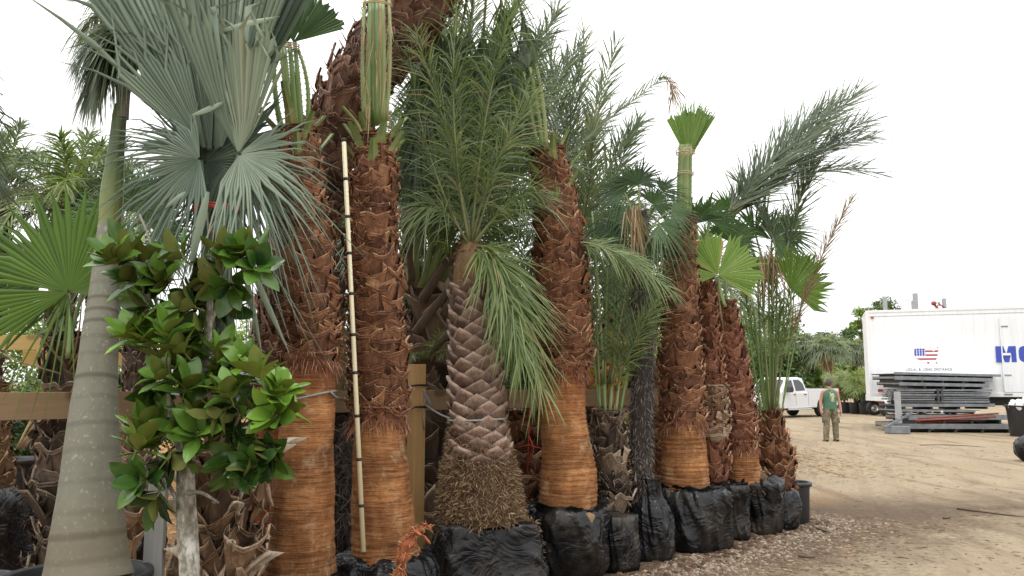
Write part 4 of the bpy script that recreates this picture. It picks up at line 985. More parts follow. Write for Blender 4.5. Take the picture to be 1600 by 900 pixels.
for (x0, y0, x1, y1, x2, y2) in ((658, 450, 680, 380, 690, 250), (665, 450, 690, 370, 720, 280), (672, 440, 690, 390, 705, 330), (690, 440, 730, 360, 770, 300), (650, 440, 650, 340, 660, 200), (680, 440, 715, 350, 745, 200)):
    mb = MB(); petiole(mb, qpath(at(x0, y0, 7.55), at(x1, y1, 7.45), at(x2, y2, 7.35), 8), .034, .014, .62); mb.build('petiole', M['petiole'], Dc)
fronds(Dc, [((668, 400, 7.5), (690, 260, 7.3), (740, 150, 7.2), .55), ((675, 400, 7.5), (700, 300, 7.2), (715, 140, 7.0), .6), ((690, 400, 7.4), (740, 310, 7.0), (830, 230, 7.0), .55), ((690, 410, 7.4), (740, 340, 7.0), (800, 330, 6.9), .62),
            ((660, 400, 7.6), (650, 250, 7.5), (672, 110, 7.5), .5), ((680, 400, 7.5), (740, 240, 7.3), (800, 130, 7.3), .45), ((700, 400, 7.4), (730, 350, 7.2), (770, 410, 7.0), .6)], .44, 60, .0105, FB, .55, droop=.35, a0=46, a1=20, start=.06)
fronds(Dc, [((670, 400, 7.8), (690, 200, 7.8), (690, -20, 7.9), .3), ((675, 400, 7.8), (720, 180, 7.8), (745, -40, 7.8), .35), ((680, 400, 7.8), (770, 180, 7.7), (870, 20, 7.8), .22), ((680, 400, 7.8), (760, 140, 7.9), (820, -30, 8.0), .3), ((680, 400, 7.8), (800, 260, 7.8), (905, 70, 7.9), .4),
            ((665, 400, 8), (655, 200, 8), (668, 0, 8), .3), ((680, 400, 8), (740, 200, 8.1), (790, 20, 8.2), .15), ((690, 400, 8), (790, 250, 8.2), (840, 60, 8.4), .15)], .46, 64, .0105, FU, .3, droop=.28, a0=44, a1=20, start=.2)
fronds(Dc, [((676, 400, 7.8), (640 + 22 * k + rnd.uniform(-10, 10), 230 - 3 * k, 7.7 + .05 * k), (660 + 27 * k + rnd.uniform(-15, 15), [60, 130, -20, 40, 90, 10, 150, 200][k], 7.9 + .05 * k), rnd.uniform(.35, .7)) for k in range(8)], .48, 58, .0085, FU, .5, droop=.35, a0=46, a1=16, start=.22, mess=.42)
fronds(Dc, [((676, 400, 8.3), (700 + 25 * k, 200, 8.4), (690 + 34 * k, 30 + 18 * k, 8.6), rnd.uniform(.2, .4)) for k in range(6)], .5, 54, .010, FU, .3, droop=.35, a0=46, a1=16, start=.2, mess=.4)
fronds(Dc, [((672, 560, 7.5), (690, 540, 7.3), (722, 552, 7.2), .5, .17), ((668, 560, 7.5), (680, 535, 7.3), (690, 520, 7.2), .55, .15), ((665, 560, 7.5), (650, 545, 7.3), (640, 560, 7.2), .5, .14)], .16, 26, .006, FG, .5, vee=.3)

# dark palm behind the round black bag
Sp = thing('small_palm', base_of(826, 8.0), 'dark shaggy palm stump tied with red twine between the two date palm wraps', 'palm tree')
pts, rad = path([(828, 880, 26), (826, 780, 28), (824, 700, 28), (822, 640, 22)], 8.0, 26); pts, rad = extend_down(pts, rad)
mb = MB(); core(mb, pts, [r * .8 for r in rad], 22, .1); boots(mb, pts, [r * .8 for r in rad], .08, 5, .17, .09, hairs=2, tint=.45, jit=1.8, tv=.22); shaggy(mb, pts, rad, 300, (.05, .14), .0025, (.2, .9)); mb.build('leaf_bases', M['boot'], Sp)
mb = MB(); mb.tube([at(828, 640, 7.7), at(826, 680, 7.68), at(824, 740, 7.7)], .006, 5); mb.tube([at(808, 700, 7.72), at(826, 695, 7.68), at(846, 701, 7.72)], .005, 5); mb.tube([at(826, 680, 7.66), at(834, 700, 7.64), at(828, 722, 7.66)], .006, 5); mb.build('red_tie', M['red_twine'], Sp)
fronds(Sp, [((822, 645, 7.9), (805, 560, 7.9), (790, 480, 7.9)), ((822, 645, 7.9), (820, 540, 8), (830, 440, 8)), ((824, 645, 7.9), (850, 540, 8.1), (900, 440, 8.2)), ((822, 645, 8), (800, 560, 8.2), (760, 500, 8.3)), ((822, 645, 8), (815, 500, 8.3), (820, 380, 8.4)), ((822, 645, 8), (830, 480, 8.4), (870, 330, 8.5))], .36, 44, .010, FG, .22, droop=.3)

# clump with pale stems beside the round bag
Cl = thing('clumping_palm', base_of(957, 7.55), 'clump of green stalked palm stems in a small dusty grown bag', 'palm tree')
pts, rad = path([(958, 815, 22), (956, 760, 25), (954, 710, 23), (952, 660, 17), (952, 640, 14)], 7.55, 26)
mb = MB(); core(mb, pts, [r * .8 for r in rad], 22, .1); boots(mb, pts, [r * .8 for r in rad], .075, 5, .17, .07, hairs=2.5, tint=.5, jit=1.8, tv=.22); shaggy(mb, pts, rad, 400, (.05, .2), .0025, (.2, .95), .6, 1.0); mb.build('leaf_bases', M['boot_grey'], Cl)
bag_part(Cl, (*base_of(960, 7.2).xy, 0), [(0, .13), (.04, .165), (.2, .185), (.38, .18), (.45, .165), (.47, .12)], seed=23, amp=.022, m='bag_dusty')
stems = ((940, 700, 934, 560, 930, 420), (946, 690, 944, 560, 950, 400), (952, 690, 955, 560, 965, 410), (958, 690, 968, 580, 985, 440), (962, 690, 980, 580, 1000, 470), (944, 690, 930, 580, 915, 450), (950, 690, 960, 540, 975, 380), (948, 690, 940, 500, 925, 330))
for s_ in stems:
    mb = MB(); petiole(mb, qpath(at(s_[0], s_[1], 7.5), at(s_[2], s_[3], 7.55), at(s_[4], s_[5], 7.7), 9), .016, .009, .55 + rnd.uniform(-.15, .25)); mb.build('petiole', M['petiole'], Cl)
fronds(Cl, [((936, 600, 7.5), (932, 480, 7.6), (928, 360, 7.8), .45), ((945, 600, 7.5), (948, 460, 7.7), (960, 330, 7.9), .5), ((955, 600, 7.5), (968, 500, 7.5), (990, 400, 7.7), .55), ((962, 610, 7.5), (985, 540, 7.4), (1020, 480, 7.4), .6), ((940, 600, 7.6), (920, 520, 7.8), (905, 420, 8), .35), ((950, 600, 7.6), (970, 460, 7.9), (1010, 380, 8.2), .35), ((958, 600, 7.5), (985, 500, 7.5), (1030, 440, 7.6), .5)], .34, 44, .007, FG, .45, droop=.3, a0=50, a1=25)

# grey green fronds that rise behind palm C
Dg = thing('date_palm', base_of(905, 9.1), 'grey green date palm rising behind the fence, one long frond bent at its tip', 'palm tree')
pts, rad = path([(905, 820, 26), (905, 600, 25), (900, 480, 24), (895, 400, 20)], 9.1, 34); pts, rad = extend_down(pts, rad)
mb = MB(); core(mb, pts, [r * .85 for r in rad], 20, .2); boots(mb, pts, [r * .85 for r in rad], .12, 5, .22, .08, tint=.4); mb.build('leaf_bases', M['boot_grey'], Dg)
fronds(Dg, [((895, 400, 9), (925, 330, 8.6), (926, 195, 8.4), .62, .42), ((895, 400, 9), (905, 270, 8.8), (962, 70, 8.8), .45), ((895, 400, 9), (880, 230, 8.9), (905, 90, 9), .35), ((890, 400, 9), (870, 260, 9), (870, 110, 9), .3), ((895, 400, 9), (940, 260, 9), (1000, 190, 9), .4),
            ((800, 330, 8.2), (880, 235, 8.2), (1036, 122, 8.3), .5, .3), ((890, 400, 9), (950, 330, 8.8), (1010, 330, 8.6), .4), ((890, 400, 9), (850, 300, 9), (800, 220, 9), .3), ((895, 400, 9), (960, 300, 9.2), (985, 210, 9.2), .3)], .46, 54, .011, FU, .4, droop=.22, a0=42, a1=24, vee=.35)
fronds(Dg, [((890, 400, 9), (850 + 16 * k, 250, 9.0), (835 + 26 * k, [120, 60, 95, 50, 130][k], 9.1), rnd.uniform(.4, .65)) for k in range(5)], .46, 52, .0085, FU, .5, droop=.3, a0=44, a1=18, start=.2, mess=.38)
fronds(Dg, [((1030, 124, 8.3), (1046, 112, 8.3), (1052, 150, 8.3), .4, .22)], .2, 16, .008, FD, .4, droop=.9)
fronds(Dg, [((897, 380, 6.9), (950, 372, 6.8), (1050, 455, 6.8), .5, .28), ((895, 385, 7.1), (940, 380, 7.0), (1000, 410, 7.0), .45, .25)], .28, 46, .008, FB, .5, droop=.45, a0=50)

# fuzzy trunk
Tr = thing('windmill_palm', base_of(1006, 7.6), 'slim palm with dark fuzzy trunk standing in a bottle shaped black bag', 'palm tree')
pts, rad = path([(1002, 780, 15), (1001, 745, 16), (1001, 690, 17.5), (1003, 620, 17), (1004, 550, 17.5), (1003, 480, 18), (1002, 420, 15), (1001, 370, 12), (1000, 330, 9)], 7.6, 60)
mb = MB(); core(mb, pts, [r * .92 for r in rad], 26, .2, 0, .14); shaggy(mb, pts, rad, 7000, (.02, .065), .0026, (.1, .95), .4, -.6); mb.build('fuzzy_trunk', M['fuzz'], Tr)
bag_part(Tr, (*base_of(1011, 7.6).xy, 0), [(0, .15), (.04, .185), (.14, .20), (.3, .20), (.42, .185), (.5, .15), (.55, .115), (.6, .10), (.7, .10), (.73, .105)], seed=26, amp=.018, folds=1.2)
for (hub, up, nr, Rr, sp, ti) in (((998, 288), (4, -60), (0, -1, .2), .42, 200, .12), ((975, 300), (-40, -20), (-.3, -1, .3), .4, 190, .25), ((1020, 320), (30, -30), (.3, -1, .4), .42, 200, .35), ((990, 330), (-30, 40), (0, -1, .6), .42, 180, .25), ((1030, 350), (40, 40), (.2, -1, .6), .45, 180, .45), ((1010, 370), (10, 60), (0, -1, .5), .42, 150, .3), ((965, 350), (-40, 40), (0, -1, .5), .42, 150, .2), ((1048, 330), (50, 10), (.2, -1, .5), .40, 170, .42), ((1035, 300), (50, -40), (.2, -1, .4), .35, 160, .2)):
    stalk_fan(Tr, 7.6 + rnd.uniform(-.2, .3), [(1001, 380), ((1001 + hub[0]) / 2, (360 + hub[1]) / 2 - 5), hub], hub, up, nr, Rr, sp, 34, 'fan', ti, .008, join=.35, droop=.22, tipdrop=.6)
mb = MB()
for k in range(40):
    p = at(985 + rnd.uniform(-10, 14), 330 + rnd.uniform(-10, 10), 7.35); hair(mb, p, ub(V((.1, -.1, -1)), .35).normalized(), rnd.uniform(.3, .8), .005, rnd.uniform(.2, 1), 0, .1)
mb.build('withered_leaf', M['frond_dry'], Tr)

# palm G: long stalks at the drive end with big fronds above
Gp = thing('date_palm', base_of(1214, 9.45), 'long stalked palm at the drive end, big fronds swept right over the white sky', 'palm tree')
pts, rad = path([(1219, 790, 18), (1217, 740, 22), (1212, 700, 21), (1207, 660, 14), (1205, 640, 10)], 9.45, 26)
mb = MB(); core(mb, pts, [r * .8 for r in rad], 22, .1); boots(mb, pts, [r * .8 for r in rad], .08, 5, .19, .07, hairs=2.2, tint=.42, jit=1.8, tv=.2); shaggy(mb, pts, rad, 260, (.06, .16), .003, (.2, .9), 1, .5); mb.build('leaf_bases', M['boot'], Gp)
for (x0, x1, x2, y2, w, t_) in ((1198, 1186, 1176, 470, .02, .35), (1201, 1196, 1190, 420, .022, .45), (1204, 1204, 1200, 400, .024, .5), (1207, 1208, 1206, 410, .022, .4), (1209, 1213, 1214, 400, .022, .3), (1212, 1222, 1226, 440, .016, .55), (1214, 1238, 1254, 470, .012, .6), (1216, 1236, 1242, 430, .013, .55), (1196, 1176, 1162, 480, .016, .45), (1203, 1212, 1240, 420, .014, .5), (1200, 1188, 1184, 440, .02, .3)):
    mb = MB(); petiole(mb, qpath(at(x0, 680, 9.4), at(x1, 560, 9.35), at(x2, y2, 9.3), 9), w * .8, w * .5, t_ - .15); mb.build('petiole', M['petiole'], Gp)
fronds(Gp, [((1112, 362, 9.3), (1215, 250, 9.2), (1335, 150, 9.2), .45, .62), ((1115, 362, 9.3), (1200, 240, 9.3), (1300, 165, 9.3), .35, .6), ((1120, 362, 9.3), (1225, 262, 9.4), (1352, 190, 9.5), .25, .6), ((1130, 350, 9.3), (1240, 240, 9.2), (1376, 272, 9.2), .4, .45), ((1115, 365, 9.3), (1190, 270, 9.5), (1290, 190, 9.6), .2, .6), ((1118, 362, 9.3), (1230, 230, 9.3), (1360, 215, 9.3), .3, .5)], .6, 66, .0105, FU, .35, droop=.06, a0=34, a1=22, vee=.2, start=.14)
fronds(Gp, [((1203, 640, 9.35), (1195, 520, 9.3), (1180, 400, 9.3), .5), ((1207, 640, 9.35), (1210, 520, 9.3), (1205, 390, 9.3), .45), ((1205, 640, 9.4), (1178, 540, 9.4), (1160, 440, 9.4), .4), ((1210, 640, 9.35), (1226, 540, 9.3), (1238, 440, 9.3), .5), ((1206, 640, 9.5), (1200, 500, 9.6), (1215, 370, 9.6), .3), ((1208, 640, 9.35), (1216, 560, 9.2), (1220, 470, 9.1), .55)], .24, 26, .009, FG, .45, droop=.25, a0=40, a1=18, start=.5, mess=.4)
fronds(Gp, [((1228, 400, 9.3), (1240, 330, 9.3), (1268, 262, 9.3), .3, .4), ((1215, 400, 9.3), (1200, 330, 9.3), (1150, 280, 9.3), .4, .4)], .4, 40, .010, FU, .3, droop=.05, a0=34, a1=15)
fronds(Gp, [((1226, 560, 9.3), (1262, 430, 9.2), (1330, 312, 9.2), .4, .30)], .3, 50, .006, FD, .4, droop=.1, a0=22, a1=14)
stalk_fan(Gp, 9.25, [(1226, 560), (1238, 500), (1236, 455)], (1236, 452), (40, -36), (-.35, -.75, -.55), .50, 165, 38, 'fan_bright', .35, .009, join=.78, droop=.0, cup=.1, tipdrop=.1)
stalk_fan(Gp, 9.35, [(1206, 440), (1204, 400), (1206, 375)], (1206, 375), (30, -30), (.2, -1, .3), .5, 230, 40, 'fan', .35, .01, join=.5)
stalk_fan(Gp, 9.4, [(1200, 440), (1190, 400), (1180, 365)], (1180, 365), (-30, -30), (-.2, -1, .3), .5, 230, 40, 'fan', .35, .01, join=.5)
stalk_fan(Gp, 9.45, [(1206, 440), (1220, 400), (1232, 360)], (1225, 360), (50, -8), (.3, -1, .3), .5, 200, 40, 'fan', .3, .01, join=.4)
stalk_fan(Gp, 9.5, [(1200, 440), (1170, 380), (1140, 330)], (1140, 330), (-30, -40), (-.2, -1, .3), .42, 220, 36, 'fan', .42, .01, join=.4)
stalk_fan(Gp, 9.5, [(1204, 440), (1200, 420), (1196, 400)], (1196, 405), (-8, 50), (-.1, -1, .5), .45, 200, 34, 'fan', .25, .01, join=.4, droop=.3)
mb = MB()
for k in range(60):
    p = at(1200 + rnd.uniform(-16, 18), 405 + rnd.uniform(-14, 14), 9.2); hair(mb, p, ub(V((0, -.1, -1)), .35).normalized(), rnd.uniform(.2, .6), .005, rnd.uniform(.2, 1), 0, .1)
mb.build('withered_leaf', M['frond_dry'], Gp)
sb = MB(); bag_mesh(sb, (*base_of(1219, 9.15).xy, 0), [(0, .10), (.04, .125), (.2, .13), (.32, .12), (.40, .09), (.42, .05)], seed=31, amp=.018, nphi=60, nz=30)
tag(sb.build('root_ball_bag', M['bag']), 'small black root bag leaning against the tall pot at the drive end', 'bag')
# ------------------------------------------------------------------ magnolia
Mg = thing('magnolia', base_of(295, 4.4), 'young magnolia with pale mottled trunk and large glossy leaves in front of the silver palm', 'tree')
mb = MB(); pts, rad = path([(297, 960, 17), (296, 890, 15.5), (292, 820, 15), (290, 760, 14), (291, 700, 12), (300, 640, 9), (315, 580, 8), (325, 520, 6.5), (328, 470, 5)], 4.4, 50); pts, rad = extend_down(pts, rad)
core(mb, pts, rad, 22, .5, 0, .08); mb.build('trunk', M['magbark'], Mg)
def branch(P, D, r0, r1, mat='magbark'):
    q = catmull([(*p, D + (i * .02)) for i, p in enumerate(P)], 12); mb = MB()
    mb.tube([at(*p) for p in q], [r0 + (r1 - r0) * i / 11 for i in range(12)], 8); mb.build('branch', M[mat], Mg)
branch([(290, 800), (270, 770), (258, 740), (240, 690)], 4.38, .014, .007); branch([(292, 770), (315, 770), (342, 786)], 4.36, .014, .006)
branch([(292, 730), (280, 700), (265, 660), (262, 560), (240, 480), (205, 420), (192, 395)], 4.4, .016, .006)
branch([(300, 660), (345, 620), (390, 600), (425, 610)], 4.36, .014, .005); branch([(312, 600), (290, 540), (255, 500), (235, 440), (238, 390), (218, 335)], 4.42, .014, .006, 'greybark')
branch([(322, 530), (340, 480), (370, 440), (385, 400)], 4.4, .012, .005); branch([(300, 640), (350, 660), (385, 690)], 4.4, .010, .005); branch([(318, 560), (360, 540), (400, 570)], 4.38, .01, .005); branch([(285, 720), (235, 720), (225, 750)], 4.38, .009, .005)
def mag_leaf(mb, b0, d, n, L, W, tint, curl=.25):
    d = d.normalized(); s = d.cross(n)
    if s.length < .05: s = d.cross(V((.3, .5, .8)))
    s.normalize(); n = s.cross(d); st = (0, .08, .22, .42, .62, .80, .92, 1.0); wd = (.03, .30, .72, 1.0, .97, .70, .36, .02)
    wav = rnd.uniform(0, 6); top = []; bot = []
    for u, w in zip(st, wd):
        c = b0 + d * (L * (.10 + .9 * u)) - n * (curl * L * u * u) 
        row = []
        for x in (-1, -.5, 0, .5, 1): row.append(c + s * (x * w * W / 2) + n * (abs(x) * .22 * w * W / 2 + .05 * W * w * math.sin(u * 9 + wav + x) * abs(x)))
        top.append(row); bot.append([p - n * .0022 for p in row])
    mb.grid(top, False, tint, 0); mb.grid(bot, False, tint, 1)
    mb.tube([b0, b0 + d * L * .12], .0022, 4, .5, 1, False)
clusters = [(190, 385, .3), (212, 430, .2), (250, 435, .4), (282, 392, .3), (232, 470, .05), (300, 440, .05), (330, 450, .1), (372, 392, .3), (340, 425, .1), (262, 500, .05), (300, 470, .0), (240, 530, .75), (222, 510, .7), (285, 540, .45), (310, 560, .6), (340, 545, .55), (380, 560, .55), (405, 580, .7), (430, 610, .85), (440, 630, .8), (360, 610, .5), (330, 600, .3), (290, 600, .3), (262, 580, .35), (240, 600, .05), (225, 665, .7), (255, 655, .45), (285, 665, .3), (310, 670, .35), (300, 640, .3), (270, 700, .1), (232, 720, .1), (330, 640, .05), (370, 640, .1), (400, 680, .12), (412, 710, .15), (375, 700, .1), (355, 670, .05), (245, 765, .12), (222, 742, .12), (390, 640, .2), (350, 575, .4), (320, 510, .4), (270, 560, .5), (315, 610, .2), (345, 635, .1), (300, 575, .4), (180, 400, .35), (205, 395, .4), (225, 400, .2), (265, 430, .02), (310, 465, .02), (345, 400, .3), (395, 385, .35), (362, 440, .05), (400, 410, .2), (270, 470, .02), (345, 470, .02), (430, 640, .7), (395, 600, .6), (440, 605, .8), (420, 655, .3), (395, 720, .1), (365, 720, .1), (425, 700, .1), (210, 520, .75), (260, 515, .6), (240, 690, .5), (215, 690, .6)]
clid = 0
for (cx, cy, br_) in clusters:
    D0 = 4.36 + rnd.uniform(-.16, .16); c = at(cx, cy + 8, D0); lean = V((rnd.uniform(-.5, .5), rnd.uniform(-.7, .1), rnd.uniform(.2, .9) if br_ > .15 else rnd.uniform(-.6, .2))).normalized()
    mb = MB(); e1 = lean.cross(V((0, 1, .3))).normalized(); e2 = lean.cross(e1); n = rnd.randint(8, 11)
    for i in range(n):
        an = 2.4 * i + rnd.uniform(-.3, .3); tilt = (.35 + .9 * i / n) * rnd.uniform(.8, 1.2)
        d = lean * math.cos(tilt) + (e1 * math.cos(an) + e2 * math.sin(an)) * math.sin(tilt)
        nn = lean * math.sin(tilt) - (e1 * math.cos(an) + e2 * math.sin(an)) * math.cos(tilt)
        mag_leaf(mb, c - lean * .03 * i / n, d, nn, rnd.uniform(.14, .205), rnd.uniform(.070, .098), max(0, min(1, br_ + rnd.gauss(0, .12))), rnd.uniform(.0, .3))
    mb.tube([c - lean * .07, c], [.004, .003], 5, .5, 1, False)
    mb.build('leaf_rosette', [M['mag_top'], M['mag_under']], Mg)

# ------------------------------------------------------------------ pole, straps, fallen sheath
pb, pt = at(568, 862, 5.62), at(537.5, 222, 5.8)
Po = thing('measuring_pole', pb, 'ivory measuring pole with black bands leaning up against the middle fan palm', 'pole')
mb = MB(); mb.tube([pb, pb.lerp(pt, .5), pt], .0165, 14, .5); mb.build('pole_shaft', M['pole'], Po)
for py in (348, 408, 473, 538, 597, 663, 728, 796, 285):
    u = (862 - py) / 640; c = pb.lerp(pt, u); d = (pt - pb).normalized(); mb = MB(); mb.tube([c - d * .011, c + d * .011], .0178, 14); mb.build('band', M['pole_black'], Po)
d = (pt - pb).normalized(); mb = MB(); mb.tube([pt, pt + d * .03], .017, 14); mb.build('end_cap', M['pole_black'], Po)
def loop(name, c, r, ey, tilt, rr, mat, label, tail=None):
    mb = MB(); mb.tube([c + V((math.cos(k * .2618) * r, math.sin(k * .2618) * ey, tilt * math.cos(k * .2618))) for k in range(25)], rr, 6, .5, 0, False)
    if tail: mb.tube(tail, rr, 6)
    return tag(mb.build(name, mat), label, 'strap')
c = at(478, 622, 5.7); loop('tie_strap', c, .205, .20, .05, .008, M['rope'], 'grey strap looped around the orange trunk left of the measuring pole', [at(516, 612, 5.6), at(524, 620, 5.7), at(538, 625, 6.3), at(545, 622, 6.9)])
c = at(746, 655, 6.65); sp_ = bpy.data.objects
mb = MB(); mb.tube([c + V((math.cos(k * .2618) * .235, math.sin(k * .2618) * .235, .008 * math.cos(k * .2618))) for k in range(25)], .009, 6, .5, 0, False)
mb.tube(qpath(at(664, 632, 7.0), at(690, 652, 6.8), at(712, 656, 6.55), 8), .009, 6); 
for k in range(4): mb.tube([at(650 + 2 * k, 604 - k, 7.0), at(664 + 3 * k, 612 + 6 * k, 6.98), at(660 + 4 * k, 638, 7.0)], .007, 5)
mb.tube([at(662, 636, 6.98), at(660, 650, 6.97), at(663, 672, 6.97)], .006, 5)
tag(mb.build('tie_strap', M['rope']), 'grey strap knotted on the timber post and looped around the scaled date palm trunk', 'strap')
mb = MB()
for py in (600, 634): mb.tube(qpath(at(628, py + 8, 6.3), at(645, py, 6.95), at(668, py + 2, 7.0), 6), .010, 6)
tag(mb.build('tie_strap', M['black_rope']), 'black strap tying the middle fan palm to the timber post', 'strap')
mb = MB(); rows = []; ts = []; q = catmull([(668, 822, 5.86), (650, 826, 5.78), (636, 850, 5.70), (628, 875, 5.68), (622, 905, 5.7), (617, 925, 5.68)], 22)
for i, (x, y, dd) in enumerate(q):
    p = at(x, y, dd); w = (.04 * math.sin(math.pi * (.15 + .8 * i / 21)) + .008) * (1 + .3 * math.sin(i * 1.7)); row = []
    for j in range(9):
        an = j / 8 * (2.7 + .5 * math.sin(i * .9)) + .1; row.append(p + V((math.cos(an) * w, -math.sin(an) * w * .8, .012 * noise.noise(V((i * .5, j * .8, 0))))) * (1 + .25 * noise.noise(V((i * .7, j, 3)))))
        ts.append(max(0, min(1, .35 + .3 * noise.noise(V((i * .3, j * .9, 1))) + (.5 if i > 15 else .12))))
    rows.append(row)
mb.grid(rows, False, ts)
for k in range(420): x, y, dd = rnd.choice(q[:18]); hair(mb, at(x + rnd.uniform(-9, 9), y, dd - .02), ub(V((0, -.4, .2)), 1).normalized(), rnd.uniform(.02, .07), .003, rnd.uniform(.4, 1))
q2 = catmull([(645, 828, 5.72), (662, 838, 5.70), (672, 850, 5.72)], 10); rows = []
for i, (x, y, dd) in enumerate(q2):
    p = at(x, y, dd); rows.append([p + V((math.cos(j * .6) * .022, -math.sin(j * .6) * .03, .03 * noise.noise(V((j * .6, i * .5, 7))))) * (1 - i / 14) for j in range(6)])
mb.grid(rows, False, .55)
tag(mb.build('fallen_leaf_sheath', M['sheath']), 'curled orange leaf sheath draped over the black wrap under the middle palm', 'leaf sheath')

# bits behind, between the trunks
def plain_trunk(name, label, D, P, mat, kind='boots', **kw):
    root = thing(name, base_of(P[0][0], D), label, 'palm tree'); pts, rad = path(P, D, 36); pts, rad = extend_down(pts, rad)
    mb = MB(); core(mb, pts, [r * .85 for r in rad], 22, .15)
    if kind == 'boots': boots(mb, pts, [r * .86 for r in rad], hairs=1, **kw)
    else: knobs(mb, pts, [r * .86 for r in rad], **kw)
    mb.build('leaf_bases', M[mat], root); return root
o = plain_trunk('date_palm', 'orange brown scaled trunk glimpsed behind the dark fuzzy trunk', 9.6, [(1024, 790, 24), (1024, 700, 25), (1022, 620, 24), (1020, 560, 18)], 'boot', ring=.1, per=6, h=.16, flare=.08, tint=.68)
fronds(o, [((1020, 565, 9.6), (1000, 480, 9.7), (960, 420, 9.8)), ((1020, 565, 9.6), (1030, 470, 9.7), (1060, 420, 9.7)), ((1020, 565, 9.6), (1020, 470, 9.8), (1030, 390, 9.8)), ((1020, 565, 9.6), (985, 520, 9.7), (960, 540, 9.6))], .36, 36, .010, FG, .45)
o = plain_trunk('fan_palm', 'dark trunk standing in shade behind the magnolia', 8.0, [(215, 800, 20), (214, 700, 20), (213, 600, 19), (212, 520, 17), (212, 440, 12)], 'boot_grey', ring=.09, per=6, h=.15, flare=.04, tint=.3)
for hub, up in (((190, 330), (-20, -40)), ((220, 320), (10, -40)), ((160, 350), (-40, -10)), ((240, 360), (40, -10)), ((170, 400), (-40, 20)), ((225, 390), (10, 30))): stalk_fan(o, 8.0 + rnd.uniform(-.3, .3), [(212, 450), ((212 + hub[0]) / 2, 400), hub], hub, up, (rnd.uniform(-.4, .4), -1, .3), .55, 240, 38, 'fan', .35, .01)
o = plain_trunk('date_palm', 'pale split stump of cut leaf bases between royal trunk and magnolia', 7.2, [(206, 800, 18), (204, 740, 18), (203, 680, 16), (202, 650, 12)], 'boot_pale', ring=.09, per=5, h=.22, flare=.06, tint=.75)
o = plain_trunk('fan_palm', 'shaggy dark trunk between the measuring pole and the orange trunk to its left', 7.2, [(538, 840, 22), (538, 760, 24), (536, 690, 20), (534, 640, 16)], 'fuzz', ring=.07, per=6, h=.15, flare=.06, tint=.45)
fronds(o, [((534, 645, 7.2), (536, 560, 7.3), (545, 500, 7.3)), ((534, 645, 7.2), (522, 560, 7.4), (520, 480, 7.5)), ((534, 645, 7.2), (545, 590, 7.2), (550, 540, 7.2))], .25, 30, .006, FD, .5)
mb = MB(); c = at(538, 690, 6.95)
for k in range(420): hair(mb, c + V((rnd.uniform(-.1, .1), rnd.uniform(-.1, .1), rnd.uniform(-.75, .15))), ub(V((0, -.5, -.3)), .9).normalized(), rnd.uniform(.08, .2), .004, rnd.uniform(.2, .9))
mb.build('hanging_fibre', M['fuzz'], o)
o = plain_trunk('date_palm', 'orange trunk at the bottom left edge behind the plastic bag', 7.0, [(-12, 800, 28), (-8, 740, 26), (-8, 690, 22), (-10, 600, 18)], 'fibre', ring=.09, per=6, h=.12, flare=.03, tint=.65)
mb = MB(); bag_mesh(mb, (*base_of(14, 6.6).xy, 0), [(0, .22), (.05, .27), (.25, .29), (.5, .26), (.68, .2), (.76, .1)], seed=41, amp=.03); tag(mb.build('root_ball_bag', M['bag']), 'round black plastic bag on the ground at the lower left edge', 'bag')
mb = MB(); bag_mesh(mb, (*base_of(222, 7.4).xy, 0), [(0, .22), (.05, .26), (.25, .27), (.42, .22), (.5, .1)], seed=44, amp=.03); tag(mb.build('root_ball_bag', M['bag']), 'crumpled black bag on mulch between royal trunk and grey post', 'bag')
mb = MB()
for k in range(16): x0 = 30 + rnd.uniform(-4, 10); petiole(mb, qpath(at(x0, 700, 8.2), at(x0 + 10 + k, 670, 8.1), at(x0 + 24 + k * 2.6, 640 + rnd.uniform(-10, 14), 8.05), 6), .014, .008, .95)
tag(mb.build('cut_stalk_bundle', M['frond_dry']), 'bundle of pale cut stalks leaning out of the dark pot under the rail', 'cut stalks')
# croton
Cr = thing('croton', base_of(942, 8.7), 'yellow and orange leaved shrub showing between the palm stems', 'shrub')
mb = MB(); mb.tube([base_of(942, 8.7), at(942, 600, 8.7), at(940, 540, 8.7)], [.02, .015, .006], 6); mb.build('stem', M['woodbark'], Cr)
mb = MB()
for k in range(170):
    p = at(942 + rnd.gauss(0, 20), 570 + rnd.gauss(0, 32), 8.7 + rnd.uniform(-.2, .2)); d = ub(V((0, -.2, .3)), 1).normalized(); wv = d.cross(ub(V((0, -1, 0)), .5)).normalized()
    leaflet(mb, p, d, rnd.uniform(.1, .2), .022, wv, .3, rnd.random())
mb.build('foliage', M['croton'], Cr)

